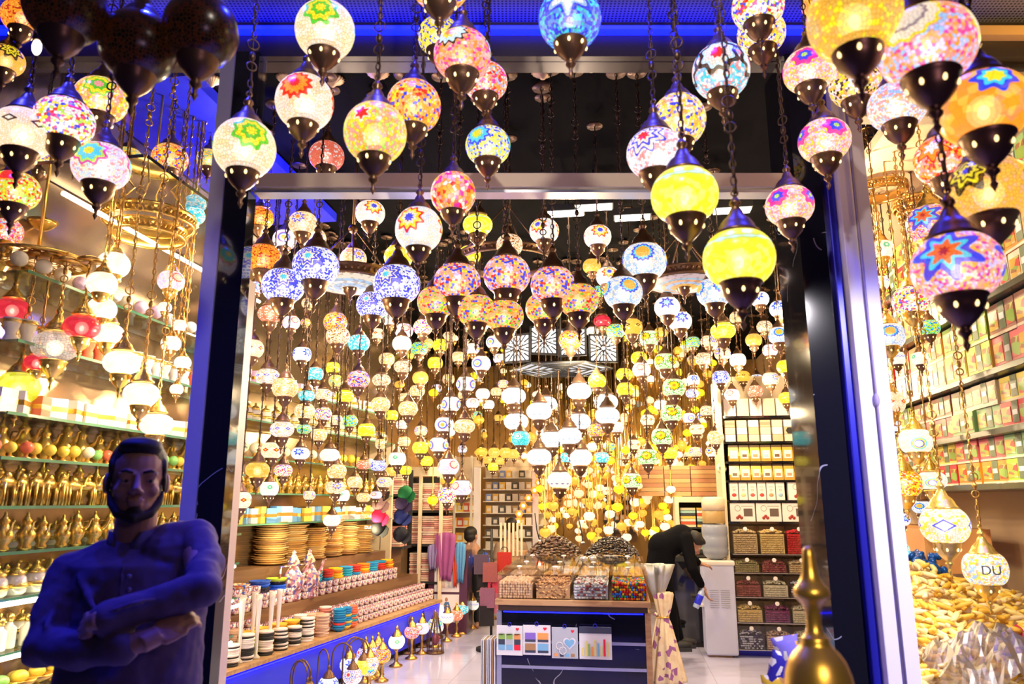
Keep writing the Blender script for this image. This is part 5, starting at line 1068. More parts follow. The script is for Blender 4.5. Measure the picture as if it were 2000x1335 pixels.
for k, (x, w, z0, z1, c_, lb, y) in enumerate([(-.06, .26, .62, 1.2, (.3, .07, .25), 'mauve scarf with white fringe', -.07), (-.22, .14, .75, 1.05, (.25, .2, .45), 'blue grey scarf', -.05), (.14, .12, .6, 1.08, (.1, .3, .6), 'light blue scarf', -.06), (.07, .07, .55, 1.0, (.7, .08, .03), 'red orange scarf', -.04), (-.15, .1, .8, 1.08, (.75, .2, .03), 'orange scarf edge', -.035)]):
    o = scarf(root, x, w, z0, z1, c_, y); tag(o, lb + ' draped over the poster stand', 'scarf', 'scarves on the poster stand')
    if k == 0:
        b = MB()
        for j in range(16): b.tube([(x-w*.35+j*w*.045, y, z0+.01), (x-w*.35+j*w*.045+.004, y-.004, z0-.07)], .0025, 4)
        f = obj('fringe', b.mesh('fringe', M['white']), o)
bagm = MB().box(-.1, .1, -.03, .03, 0, .26).ring((0, 0, .28), .05, .006, 1, 14, 5, 'y').mesh('hanging_bag', [M['occ'], M['black']])
for k, (x, y, c_, lb) in enumerate([(948, 1120, (.02, .015, .02), 'black fabric bag'), (957, 1110, (.35, .1, .1), 'dusty rose bag with a white tag'), (966, 1135, (.6, .05, .1), 'red bag'), (952, 1160, (.3, .12, .2), 'plum bag'), (965, 1170, (.5, .15, .2), 'pink bag'), (950, 1195, (.02, .015, .02), 'black bag at the bottom'), (985, 1090, (.5, .03, .02), 'scarlet purse'), (940, 1095, (.1, .06, .1), 'dark bag at the top')]):
    cc_ = P(x, y, 8.6 - .03*(k % 2)); o = obj('hanging_bag', bagm, None, cc_ - Vector((0, 0, .14)), -T + (k % 3)*.2, .8, col=c_); tag(o, lb + ' hanging on the rack behind the poster stand', 'bag', 'bags on the far rack')
root = empty('bag_rack', I(*UV(P(958, 1200, 8.75)), 0), -T, 'dark stand carrying the hanging fabric bags', 'rack'); obj('pole', MB().tube([(0, .05, 0), (0, .05, 1.3)], .015, 8).mesh('pole', M['black']), root); obj('base', MB().lathe([(.16, 0), (.16, .03), (.02, .05)], 20).mesh('base', M['black']), root); obj('shelf_board', MB().box(-.16, .16, 0, .1, .5, .54).mesh('shelf_board', M['black']), root)
root = empty('book_rack', I(*UV(P(1000, 1100, 9.6)), 0), -T, 'low wooden rack with upright slats by the back doorway', 'rack')
obj('body', MB().box(-.16, .16, 0, .3, 0, 1.0).mesh('body', M['wood']), root)
for k in range(6): obj('slat', MB().box(-.15+k*.052, -.125+k*.052, -.02, -.001, .95, 1.35).mesh('slat', M['cream']), root)
for z in (.55, .7, .85): obj('shelf', MB().box(-.16, .16, -.1, -.001, z, z+.02).mesh('shelf', M['black']), root)
# chandeliers -------------------------------------------------------------
def ring_chandelier(px, py, w, D, label, mat='bronze', disc=None, tiers=1, top=3.98):
    c = P(px, py, D); r = w * D / fhp(py) / 2; root = empty('ring_chandelier', c, -T, label, 'chandelier', 'ring chandeliers')
    for k in range(tiers):
        rr = r*(1 - .18*k); z = -.11*k*r*3
        b = MB(); b.lathe([(rr, z-.035), (rr+.012, z-.03), (rr+.006, z-.02), (rr+.004, z+.02), (rr+.014, z+.03), (rr, z+.035), (rr-.004, z+.02), (rr-.004, z-.02)], 48, 0)
        for i in range(48):
            a = 2*pi*i/48; b.ell(((rr+.008)*cos(a), (rr+.008)*sin(a), z), (.009, .009, .013), 0, 6, 4)
        obj('band', b.mesh('band', M[mat]), root)
    if disc:
        b = MB(); b.lathe([(0, -.06), (r*.25, -.058), (r*.9, -.035), (r*.9, -.03), (0, -.05)], 40); obj('mosaic_disc', b.mesh('mosaic_disc', disc), root)
        obj('bottom_cup', CUP[1], root, (0, 0, .02), sc_=.09)
    b = MB()
    for i in range(4):
        a = 2*pi*i/4+.4; b.tube([(r*.95*cos(a), r*.95*sin(a), .03), (.02*cos(a), .02*sin(a), .03+r*1.1)], .005, 5)
    b.tube([(0, 0, .03+r*1.05), (0, 0, top-c.z)], .007, 6); b.ell((0, 0, .04+r*1.1), .03)
    obj('suspension', b.mesh('suspension', M[mat]), root); return root
def disc_mat(name, cols):
    m, t, b = nt(name); n = t.nodes; tc = n.new('ShaderNodeTexCoord'); v = n.new('ShaderNodeVectorMath'); v.operation = 'LENGTH'; t.links.new(tc.outputs['Object'], v.inputs[0])
    vo = n.new('ShaderNodeTexVoronoi'); vo.inputs['Scale'].default_value = 60; t.links.new(tc.outputs['Object'], vo.inputs['Vector'])
    c = ramp(t, cols, v.outputs['Value']); s = n.new('ShaderNodeSeparateColor'); t.links.new(vo.outputs['Color'], s.inputs[0]); c = mixc(t, mth(t, 'MULTIPLY', mth(t, 'LESS_THAN', s.outputs[0], .25), .5), c, (.3, .15, .08))
    b.inputs['Base Color'].default_value = (.1, .1, .1, 1); t.links.new(c, b.inputs['Emission Color']); b.inputs['Emission Strength'].default_value = .6; m.cycles.emission_sampling = 'NONE'; return m
ring_chandelier(685, 545, 165, 4.4, 'dark ring chandelier with a white and blue mosaic underside', 'bronze', disc_mat('blue_white_disc', [(0, WW), (.08, (.5, .7, 1)), (.11, WW), (.14, (.45, .7, 1)), (.17, W)]))
ring_chandelier(1335, 545, 150, 4.6, 'dark ring chandelier with orange and blue ringed underside', 'bronze', disc_mat('orange_ring_disc', [(0, W), (.07, AM), (.10, (.4, .6, .9)), (.125, PE), (.15, (.3, .6, .8)), (.17, (.7, .5, .5))]))
ring_chandelier(990, 510, 190, 5.2, 'wide dark ring chandelier above the confetti lamps', 'bronze')
ring_chandelier(292, 430, 160, 3.9, 'two tier golden pierced ring chandelier over the glassware', 'gold', None, 2)
ring_chandelier(1720, 372, 90, 4.4, 'bronze ring chandelier beside the pale post', 'brass'); ring_chandelier(1790, 400, 80, 4.7, 'bronze ring chandelier behind the white confetti lamp', 'brass', None, 2)
# pierced gold disc
def pierced():
    m, t, b = nt('pierced_gold_sheet'); n = t.nodes; tc = n.new('ShaderNodeTexCoord'); v = n.new('ShaderNodeTexVoronoi'); v.feature = 'DISTANCE_TO_EDGE'; v.inputs['Scale'].default_value = 16; t.links.new(tc.outputs['Object'], v.inputs['Vector'])
    b.inputs['Base Color'].default_value = (.75, .45, .08, 1); b.inputs['Metallic'].default_value = .7; b.inputs['Roughness'].default_value = .35
    t.links.new(mth(t, 'LESS_THAN', v.outputs['Distance'], .10), b.inputs['Alpha']); return m
c = P(72, 508, 3.62); root = empty('pierced_disc_chandelier', c, 0, 'broad golden pierced disc carrying coloured glass lamps', 'chandelier')
obj('disc', MB().lathe([(0, -.004), (.235, -.004), (.235, .004), (0, .004)], 48, 0, False).mesh('disc', pierced()), root); obj('rim', MB().ring((0, 0, 0), .24, .009, 0, 48, 6).mesh('rim', M['gold']), root); obj('suspension', MB().tube([(0, 0, .01), (0, 0, 3.98-c.z)], .008).mesh('suspension', M['gold']), root)
c = P(84, 432, 3.7); root = empty('hanging_bowl', c, 0, 'small golden bowl hanging under the light strip', 'hanging bowl'); obj('bowl', MB().lathe([(.01, -.05), (.03, -.045), (.06, -.02), (.075, 0), (.07, 0), (0, -.035)], 24).mesh('bowl', M['gold']), root); obj('suspension', MB().tube([(0, 0, -.03), (0, 0, 3.28-c.z)], .005).mesh('suspension', M['gold']), root)
# white lattice chandelier: lit panels with dark ribs
def panel_mesh(w):
    b = MB(); b.box(-w, w, -.004, .004, -w, w, 0); y = -.007
    for s_ in (-1, 1): b.box(-w*1.06, w*1.06, y-.004, .006, s_*w-.01, s_*w+.01, 1); b.box(s_*w-.01, s_*w+.01, y-.004, .006, -w, w, 1)
    n = 10
    for k in range(n):
        a = 2*pi*k/n; a2 = 2*pi*(k+.5)/n; a0 = 2*pi*(k-.5)/n
        def pt(r_, an): return (r_*w*cos(an), y, r_*w*sin(an))
        b.tube([pt(.15, a), pt(.42, a0), pt(.7, a), pt(.42, a2), pt(.15, a)], .006, 4, 1); e = 1/max(abs(cos(a)), abs(sin(a))); b.tube([pt(.7, a), pt(e*.98, a)], .006, 4, 1)
        e2 = .95/max(abs(cos(a2)), abs(sin(a2))); b.tube([pt(.42, a2), pt(e2, a2)], .005, 4, 1)
    return b
c = P(1095, 690, 7.2); root = empty('lattice_chandelier', c, -T, 'white hexagonal chandelier of dark latticed square panels', 'chandelier')
pan = panel_mesh(.135).mesh('lattice_panel', [pm('lattice_glow', (.2, .2, .2), .5, em=(.9, .95, 1), es=.8), M['black']])
for k, (x, y, a) in enumerate([(1010, 680, -.25), (1062, 665, .35), (1118, 668, -.1), (1178, 680, .2)]):
    p = P(x, y, 7.2 + (.0 if k in (0, 3) else .1)); d = p - c; d = Matrix.Rotation(T, 3, 'Z') @ d; obj('lattice_panel', pan, root, d, a)
b = MB()
for k in range(6):
    a = 2*pi*k/6; a1 = a + 2*pi/6; b.tube([(.5*cos(a), .5*sin(a)*.9, -.16), (.5*cos(a1), .5*sin(a1)*.9, -.16)], .012, 5, 1)
    for q_ in range(1, 5): b.tube([(.5*q_/5*cos(a), .45*q_/5*sin(a), -.165), (.5*q_/5*cos(a1), .45*q_/5*sin(a1), -.165)], .007, 4, 1)
    b.tube([(0, 0, -.165), (.5*cos(a), .45*sin(a), -.165)], .005, 4, 1)
b.lathe([(0, -.155), (.5, -.155), (.5, -.15), (0, -.15)], 6, 0, False, sy=.9)
obj('bottom_lattice', b.mesh('bottom_lattice', [pm('lattice_glow_low', (.2, .2, .2), .5, em=(.75, .8, .9), es=.55), M['black']]), root)
obj('suspension', MB().tube([(0, 0, -.15), (0, 0, 3.98-c.z)], .01).mesh('suspension', M['black']), root)
# ---------------------------------------------------------------- window of boxed sweets
printm = cells('printed_box_art', [(.25, .42, .05), (.5, .55, .12), (.75, .62, .35), (.75, .38, .04), (.6, .05, .04), (.3, .12, .04)], 22, .35)
gift_c = MB().box(-.075, .075, -.05, .05, 0, .2, 0); gift_c.box(-.012, .022, -.0525, -.0505, .03, .2, 1); gift_c.box(-.008, .018, -.054, -.0525, .09, .13, 2); gift_c.box(-.076, .076, -.052, -.0505, .0, .018, 3); gift_c.box(-.07, -.02, -.0525, -.0505, .04, .16, 4); gift_c.box(.03, .072, -.0525, -.0505, .04, .16, 4)
gcm = gift_c.mesh('carton', [M['oc'], pm('dark_green_label', (.12, .16, .08), .4), M['white'], M['cream'], printm])
BC = [('lime green', (.3, .5, .02)), ('orange', (.8, .28, .02)), ('red', (.65, .02, .04)), ('pale green', (.28, .5, .2)), ('pink', (.75, .14, .16)), ('yellow', (.85, .7, .1)), ('cream', (.8, .7, .5)), ('brown', (.35, .14, .08))]
ZR = [1.70, 1.98, 2.29, 2.68, 3.06]; sn = ['lowest', 'second', 'middle', 'fourth', 'top']
for zi, z in enumerate(ZR):
    o = empty('wall_shelf', I(2.14, 5.25, z), -T, 'dark wall shelf of coloured cartons, ' + sn[zi], 'shelf', 'carton shelves')
    obj('board', MB().box(-.2, .2, -1.55, 1.55, -.035, -.001).mesh('board', pm('olive_shelf_edge', (.07, .07, .04), .25)), o, bevel=.003)
    gap = [.26, .28, .36, .34, .34][zi]; hs = gap/2 - .01
    for lay in range(2):
        v = 3.82; i = 0
        while v < 6.7:
            j = (i // 2 + zi*2 + lay*3) % 8; nm, c_ = BC[j]
            o = obj('sweets_carton', gcm, None, I(2.05 + rnd.uniform(-.01, .01), v, z + lay*(hs+.003)), -T - pi/2, (1.85, 1, hs/.2), col=c_)
            tag(o, '%s printed carton, %s from the window in the %s layer of the %s wall shelf' % (nm, ordn[min(9, i)], ['lower', 'upper'][lay], sn[zi]), 'carton', 'cartons on the %s shelf' % sn[zi])
            v += .292; i += 1
o = empty('side_panel', I(1.9, 4.35, 0), -T, 'pale upright panel beside the lowest carton shelf', 'panel'); obj('panel', MB().box(-.03, .03, -.02, .02, 1.12, 1.68).mesh('panel', M['cream']), o); o.location = I(2.1, 4.0, 0)
o = empty('orange_crate', I(2.0, 5.6, 1.18), -T, 'orange lidded box of snacks under the carton shelves', 'box')
obj('body', MB().box(-.18, .2, -.6, .6, 0, .26).mesh('body', pm('orange_snack_print', (.75, .35, .12), .5)), o)
o = empty('display_bin', I(1.62, 4.55, 0), -T, 'low display bin behind the window glass under the yellow sacks', 'bin')
obj('body', MB().box(-.27, .68, -.75, .62, 0, .72).mesh('body', M['beige']), o); obj('rim', MB().box(-.29, .70, -.78, -.75, .0, .82).mesh('rim', M['acry']), o)
r_ = random.Random(5); mb = MB(); ym = [pm('dried_gourd_%d' % i, c, .55) for i, c in enumerate([(.85, .55, .08), (.9, .72, .3), (.8, .45, .04), (.85, .66, .4), (.6, .04, .08)])]
for i in range(1700):
    uu = r_.uniform(1.02, 2.28); vv = r_.uniform(3.82, 5.2); z = .74 + .42*min(1, (vv-3.8)/1.0) + .10*sin(uu*5) + r_.uniform(-.05, .03)
    p = I(uu, vv, z)
    if p.x / p.y < .505: continue
    Mx = Matrix.Rotation(r_.uniform(0, 6), 3, 'Z') @ Matrix.Rotation(r_.uniform(-.6, .6), 3, 'Y'); L_ = r_.uniform(.03, .055)
    mi = r_.choice([0, 0, 1, 1, 2, 3]) if not (uu > 1.95 and 4.2 < vv < 4.5 and r_.random() < .5) else 4
    mb.tube([p + Mx @ Vector((L_*q, .02*sin(q*2), 0)) for q in (-1, -.5, 0, .5, 1)], [.005, .013, .016, .012, .004], 7, mi)
mb2 = MB().box(1.0, 2.3, 3.8, 5.7, .72, .75, 0)
o = obj('dried_snack_heap', mb.mesh('dried_snack_heap', ym)); tag(o, 'heaped yellow and cream dried snacks behind the window glass', 'snacks', None, 'stuff')
mb = MB()
for i in range(46):
    p = I(r_.uniform(1.66, 1.86), r_.uniform(4.8, 5.15), 1.24 + r_.uniform(-.03, .05)); mb.ell(p, (r_.uniform(.02, .045),)*2 + (.02,), 0, 7, 5, Matrix.Rotation(r_.uniform(0, 3), 3, 'Y'))
o = obj('blue_sweet_heap', mb.mesh('blue_sweet_heap', pm('blue_foil', (.01, .1, .45), .2, .3))); tag(o, 'small heap of shiny blue wrapped sweets at the post edge', 'sweets', None, 'stuff')
# crumpled clear bag
bm_ = MB(); n = 26; vs = []; fs = []
for i in range(n+1):
    for j in range(n+1):
        a = i/n - .5; c_ = j/n - .5; q = noise.noise(Vector((a*5, c_*5, 1.3)))*.10 + noise.noise(Vector((a*13, c_*13, 4)))*.035
        vs.append((a*.52, c_*.5, .2 - (a*a + c_*c_)*.75 + q))
for i in range(n):
    for j in range(n): fs.append((i*(n+1)+j, (i+1)*(n+1)+j, (i+1)*(n+1)+j+1, i*(n+1)+j+1))
bm_.add(vs, fs, 0, False)
pb_ = glassy('crinkled_plastic', (.9, .86, .78), .12, .4)
o = obj('plastic_bag', bm_.mesh('plastic_bag', pb_), None, P(1925, 1262, 3.62) - Vector((0, 0, .12)), -T); s_ = o.modifiers.new('thickness', 'SOLIDIFY'); s_.thickness = .002
tag(o, 'crumpled clear plastic bag lying over the yellow dried snacks', 'plastic bag')
# lettering on the two-letter lamp
for l in LAMPS:
    if l[4] == 'du':
        t_ = letters('DU', .06, pm('letter_grey', (.05, .05, .07), .5), l[0])
        R0 = l[3]*l[0].location.y/fhp(l[2])/2; l[0].rotation_euler.z = -.3; t_.location = (0, -R0*1.0, -.02); t_.rotation_euler = (pi/2, 0, 0)
# ---------------------------------------------------------------- brass finial in front of the doorway
D0 = 1.35
def zz(py): return P(1590, py, D0).z
def rr_(w): return w * D0 / 1530 / 2
pf = [(0, 1066), (12, 1067), (20, 1072), (23, 1085), (27, 1105), (33, 1125), (46, 1138), (62, 1146), (68, 1155), (66, 1164), (50, 1172), (36, 1182), (28, 1196), (27, 1215), (30, 1232), (44, 1242), (54, 1246), (50, 1252), (62, 1262), (86, 1275), (106, 1292), (120, 1315), (128, 1340), (130, 1380), (110, 1440), (60, 1500)]
prof = [(rr_(w), zz(y)) for w, y in pf][::-1]
zlow = prof[0][1]; root = empty('brass_finial', (P(1592, 1250, D0).x, D0, 0), 0, 'polished brass bulb finial standing before the doorway', 'finial')
obj('finial', MB().lathe([(r, z) for r, z in prof], 48).mesh('finial', pm('old_polished_brass', (.95, .6, .1), .32, .8)), root)
obj('post', MB().lathe([(.13, 0), (.13, .03), (.03, .06), (.022, .5), (prof[0][0], zlow)], 24).mesh('post', M['brass']), root)
# snack bags in a stand behind it
for k, (x, y, c_, lb, a) in enumerate([(1508, 1300, (.04, .03, .35), 'dark blue printed snack bag', .3), (1528, 1268, (.25, .2, .7), 'violet and white snack bag', -.2), (1535, 1330, (.6, .01, .02), 'shiny red snack bag', .5), (1500, 1345, (.8, .5, .05), 'orange and yellow snack bag', 0)]):
    b = MB(); n = 12; vs = []; fs = []
    for i in range(n+1):
        t_ = i/n; h = -.11 + .22*t_; th = .035*sin(pi*t_)**.6 + .002; w = .075 - .012*sin(pi*t_)
        for j in range(14):
            an = 2*pi*j/14; vs.append((w*cos(an), th*sin(an)*(1 + .3*sin(7*an+i)), h))
    for i in range(n):
        for j in range(14): fs.append((i*14+j, i*14+(j+1) % 14, (i+1)*14+(j+1) % 14, (i+1)*14+j))
    b.add(vs, fs); p = P(x + (12 if k < 4 else 0), y + 12, 2.75 if k < 4 else 3.0)
    o = obj('snack_bag', b.mesh('snack_bag', [cells('snack_print_%d' % k, [c_, c_, (.8, .75, .7), c_, (.8, .4, .1)], 22, .2, edge=None)]), None, p, rot=(.15, a, a)); o.scale = (.62,)*3; tag(o, lb + ' in the basket behind the brass finial', 'snack bag', 'snack bags by the doorway')
c = P(1530, 1400, 2.8); o = empty('snack_basket', (c.x, 2.85, 0), 0, 'dark basket stand holding snack bags inside the doorway', 'basket'); obj('body', MB().lathe([(.1, 0), (.12, .5), (.17, .86), (.16, .86), (.1, .5), (0, .45)], 20).mesh('body', M['bronze']), o)
# ---------------------------------------------------------------- people
def loft(b, rings, seg=24, mi=0):
    vs = []; fs = []
    for c, rx, ry, yaw in rings:
        for k in range(seg):
            a = 2*pi*k/seg; x, y = rx*cos(a), ry*sin(a); vs.append((c[0] + x*cos(yaw) - y*sin(yaw), c[1] + x*sin(yaw) + y*cos(yaw), c[2]))
    for i in range(len(rings)-1):
        for k in range(seg): fs.append((i*seg+k, i*seg+(k+1) % seg, (i+1)*seg+(k+1) % seg, (i+1)*seg+k))
    fs += [tuple(range(seg))[::-1], tuple((len(rings)-1)*seg+k for k in range(seg))]
    return b.add(vs, fs, mi)
def fuse(name, b, mat, vox, parent=None, sm=3, loc=(0, 0, 0)):
    o = obj(name, b.mesh(name, mat), parent, loc)
    m = o.modifiers.new('skin', 'REMESH'); m.mode = 'VOXEL'; m.voxel_size = vox; m.use_smooth_shade = True
    s = o.modifiers.new('soften', 'SMOOTH'); s.iterations = sm; s.factor = .5; return o
def caps(b, pts, rads, seg=14):
    b.tube(pts, rads, seg)
    for p, r in zip(pts, rads): b.ell(p, r, 0, seg, 10)
    return b
def head_shapes(b, H, yaw, pitch=0, s=1.0):
    Mx = Matrix.Rotation(yaw, 3, 'Z') @ Matrix.Rotation(pitch, 3, 'X')
    def e(c, r): b.ell(H + Mx @ (Vector(c)*s), Vector(r)*s, 0, 20, 14, Mx)
    e((0, .012, .03), (.074, .092, .085)); e((0, -.022, -.028), (.060, .064, .084)); e((0, -.032, -.072), (.050, .050, .040)); e((0, -.072, -.098), (.022, .018, .017))
    for x in (-1, 1): e((x*.027, -.078, .016), (.027, .012, .0085)); e((x*.038, -.058, -.03), (.022, .022, .02)); e((x*.079, .008, -.010), (.010, .018, .030)); e((x*.011, -.096, -.036), (.010, .010, .008)); e((x*.031, -.0765, .0035), (.018, .0125, .0062)); e((x*.031, -.0745, -.0125), (.017, .0115, .0062))
    b.tube([H + Mx @ (Vector(q)*s) for q in ((0, -.080, .012), (0, -.093, -.012), (0, -.109, -.034))], [.009*s, .010*s, .0125*s], 10)
    e((0, -.088, -.0575), (.024, .009, .0055)); e((0, -.087, -.069), (.020, .010, .0065))
    return Mx
skin = pm('warm_skin', (.42, .22, .15), .55); darkhair = pm('black_hair', (.008, .006, .006), .6)
for x, y, D, lit in [(72, 92, 1.9, 1), (243, 155, 1.95, 0)]:
    p = P(x, y, D); o = empty('bare_bulb', p, 0, 'bare white bulb %s hanging among the dark lamps' % ('glowing, tube shaped,' if lit else 'unlit, tube shaped,'), 'bulb'); obj('glass_tube', MB().ell((0, 0, 0), (.012, .012, .024), 0, 14, 10).mesh('glass_tube', M['bulb'] if lit else M['white']), o); obj('socket', MB().lathe([(.011, .018), (.014, .02), (.014, .05), (.004, .055)], 14).mesh('socket', M['bronze']), o); obj('cord', MB().tube([(0, 0, .05), (.004, 0, .3), (0, 0, 3.87-p.z)], .003, 5).mesh('cord', M['black']), o)
# -- man leaning with folded arms
D1 = 2.2; root = empty('person', (P(255, 1300, D1).x, D1, 0), 0, 'bearded man in a dark collared tunic with folded arms, looking aside', 'person'); O = root.location.copy()
def L(px, py, D): return P(px, py, D) - O
H = L(268, 937, 2.2); yaw = R(27)
neck = L(262, 1050, 2.24); chest = L(268, 1125, 2.24)
shR, elR, wrR, haR = L(142, 1120, 2.22), L(88, 1262, 2.10), L(240, 1262, 1.97), L(350, 1228, 1.99)
shL, elL, wrL, haL = L(382, 1056, 2.26), L(392, 1150, 2.06), L(190, 1212, 1.95), L(122, 1236, 2.10)
def zr(z): return z
b = MB(); Mh = head_shapes(b, H, yaw)
b.tube([H + Vector((0, .02, -.06)), neck + Vector((0, 0, .0)), neck + Vector((0, .02, -.08))], [.054, .058, .08], 18)
loft(b, [(neck + Vector((0, .01, .0)), .05, .05, 0), (neck + Vector((.0, .01, -.05)), .11, .08, .1), (chest, .16, .10, .1), (L(262, 1230, 2.22), .15, .1, .1), (L(250, 1400, 2.22), .155, .11, .1), (Vector((-.01, .02, .92)), .16, .115, 0), (Vector((-.01, .02, .82)), .15, .11, 0)])
caps(b, [shR, elR, wrR], [.045, .038, .027]); caps(b, [shL, elL, wrL], [.045, .038, .027])
for x in (-.09, .08): caps(b, [Vector((x, .02, .88)), Vector((x, .0, .48)), Vector((x, .03, .08))], [.085, .06, .04]); b.ell((x, -.05, .04), (.045, .12, .04))
def hand(b, wr, d, up, s=1.0, curl=.5, thumb_side=1, sp_=1.0):
    d = Vector(d).normalized(); up = Vector(up).normalized(); side = d.cross(up).normalized(); up = side.cross(d).normalized()
    pc_ = wr + d*.045*s; Mx = Matrix((side, d, up)).transposed()
    b.ell(pc_, Vector((.040, .052, .016))*s, 0, 14, 10, Mx); b.tube([wr - d*.03*s, wr + d*.02*s], [.027*s, .030*s], 12)
    for i, ln in enumerate((.068, .078, .074, .058)):
        st_ = pc_ + d*.038*s + side*(-.029 + .0195*i)*s*thumb_side*-1
        p1 = st_ + d*ln*.45*s - up*.01*curl*s; p2 = p1 + (d*.9 - up*curl*1.3).normalized()*ln*.32*s; p3 = p2 + (d*.4 - up*curl*2.2).normalized()*ln*.25*s
        b.tube([st_, p1, p2, p3], [.0095*s, .009*s, .0082*s, .0065*s], 8); b.ell(p3, .0066*s, 0, 8, 6)
    t0 = wr + d*.02*s + side*.028*s*thumb_side; b.tube([t0, t0 + (d*.7 + side*thumb_side*sp_*.8)*.028*s, t0 + (d*1.3 + side*thumb_side*sp_)*.045*s], [.013*s, .0115*s, .008*s], 8); b.ell(t0 + (d*1.3 + side*thumb_side*sp_)*.045*s, .0085*s, 0, 8, 6)
b.tube([wrR, L(296, 1246, 1.98)], [.029, .027], 14); hand(b, L(296, 1246, 1.98), L(372, 1200, 2.05) - L(296, 1246, 1.98), (.1, -1, .5), .9, .7, 1, .25)
hand(b, wrL, haL - wrL, (-.2, -1, .4), .95, .3, -1, .1)

body = fuse('body', b, skin, .0045, root, 3)
# tunic
b = MB(); ka = .12
loft(b, [(neck + Vector((.0, .015, -.005)), .066, .068, ka), (neck + Vector((-.01, .01, -.045)), .12, .095, ka), (L(266, 1100, 2.24), .185, .125, ka), (chest + Vector((0, 0, -.03)), .197, .135, ka), (L(262, 1220, 2.23), .190, .135, ka), (L(250, 1330, 2.22), .192, .14, ka), (Vector((-.01, .02, .95)), .20, .15, 0), (Vector((-.01, .02, .7)), .215, .16, 0), (Vector((-.01, .02, .52)), .23, .17, 0)], 36)
caps(b, [shR + Vector((.04, 0, .0)), shR, shR.lerp(elR, .5) + Vector((-.005, 0, 0)), elR, elR.lerp(wrR, .5) + Vector((0, 0, -.008)), wrR + (wrR-elR).normalized()*-.0], [.07, .066, .061, .056, .05, .042], 18)
caps(b, [shL + Vector((-.05, 0, -.005)), shL, L(400, 1103, 2.16), elL, elL.lerp(wrL, .45), wrL + (elL-wrL).normalized()*.02], [.064, .056, .054, .052, .046, .04], 18)
caps(b, [neck + Vector((-.03, .01, -.035)), shR.lerp(neck, .5) + Vector((0, .0, -.012)), shR], [.045, .055, .064], 16); caps(b, [neck + Vector((.04, .015, -.02)), shL.lerp(neck, .45) + Vector((0, 0, .0)), shL], [.045, .052, .062], 16)
b.ell(L(330, 1085, 2.23), (.10, .07, .075)); b.ell(L(200, 1110, 2.22), (.09, .07, .07)); b.ell(L(418, 1106, 2.15), (.024, .03, .022)); b.ell(L(75, 1275, 2.1), (.03, .04, .03))
# cloth folds as raised ridges
for pts, r in [([L(150, 1120, 2.13), L(185, 1190, 2.07), L(200, 1215, 2.06)], .010), ([L(110, 1180, 2.12), L(90, 1225, 2.06), L(105, 1262, 2.05)], .010), ([L(240, 1100, 2.10), L(235, 1160, 2.09), L(240, 1200, 2.08)], .007),
               ([L(210, 1195, 1.885), L(260, 1178, 1.90), L(320, 1165, 1.95)], .008), ([L(100, 1240, 2.045), L(150, 1245, 2.0), L(200, 1240, 1.96)], .009), ([L(118, 1262, 2.03), L(160, 1268, 1.99), L(215, 1262, 1.95)], .008)]:
    b.tube(pts, [r*.6, r, r*.5], 8)
tunic = fuse('tunic', b, pm('slate_violet_cloth', (.12, .085, .14), .8, spec=.2), .006, root, 4)
tx = bpy.data.textures.new('cloth_wrinkles', 'CLOUDS'); tx.noise_scale = .09; tx.noise_depth = 2; dm = tunic.modifiers.new('wrinkles', 'DISPLACE'); dm.texture = tx; dm.strength = .022; dm.mid_level = .5
b = MB(); nk = neck + Vector((0, .005, .0))
pts = [nk + Vector((.073*sin(a), -.074*cos(a) - .004, .026 - .03*(cos(a) > .9))) for a in [R(20) + (2*pi - R(40))*k/20 for k in range(21)]]
cv = []; n_ = len(pts)
for i_, p_ in enumerate(pts):
    e_ = min(i_, n_-1-i_)/(n_/2.0); cv.append(p_ + Vector((0, 0, -.035 - .03*(1-e_)**3))); cv.append(p_ + (p_-nk)*(-.06) + Vector((0, 0, .004 - .012*(1-e_)**3)))
b.add(cv, [(2*i_, 2*i_+2, 2*i_+3, 2*i_+1) for i_ in range(n_-1)]); col_ = obj('collar', b.mesh('collar', pm('collar_cloth', (.09, .075, .13), .7)), tunic); s_ = col_.modifiers.new('thickness', 'SOLIDIFY'); s_.thickness = .006
b = MB()
for i in range(3): b.lathe([(0, -.002), (.0065, -.002), (.0065, .002), (0, .002)], 12, 0, c=(0, 0, 0), M=Matrix.Translation(L(252, 1125 + i*26, 2.095)) @ Matrix.Rotation(pi/2, 4, 'X'))
obj('button', b.mesh('button', pm('horn_button', (.25, .2, .3), .3)), tunic)
def hd(c): return H + Mh @ Vector(c)
b = MB()
for c_, r in [((0, .026, .045), (.080, .095, .082)), ((0, .05, .0), (.077, .066, .07)), ((0, -.02, .095), (.060, .062, .028)), ((.015, -.042, .090), (.042, .036, .018))]: b.ell(hd(c_), r, 0, 22, 14, Mh)
for x in (-1, 1): b.ell(hd((x*.069, -.014, .034)), (.009, .026, .028), 0, 12, 8, Mh); b.ell(hd((x*.073, -.012, -.012)), (.006, .014, .028), 0, 10, 8, Mh)
fuse('hair', b, darkhair, .005, root, 2)
b = MB(); b.tube([hd(q) for q in ((-.071, -.012, -.03), (-.061, -.035, -.066), (-.042, -.062, -.094), (0, -.082, -.108), (.042, -.062, -.094), (.061, -.035, -.066), (.071, -.012, -.03))], [.006, .011, .0135, .016, .0135, .011, .006], 10)
b.tube([hd(q) for q in ((-.030, -.079, -.066), (-.020, -.090, -.050), (0, -.094, -.048), (.020, -.090, -.050), (.030, -.079, -.066))], [.002, .003, .0025, .003, .002], 8); b.ell(hd((0, -.080, -.085)), (.022, .012, .010), 0, 12, 8, Mh)
fuse('beard', b, pm('dark_beard', (.02, .012, .01), .8), .0045, root, 2)
b = MB()
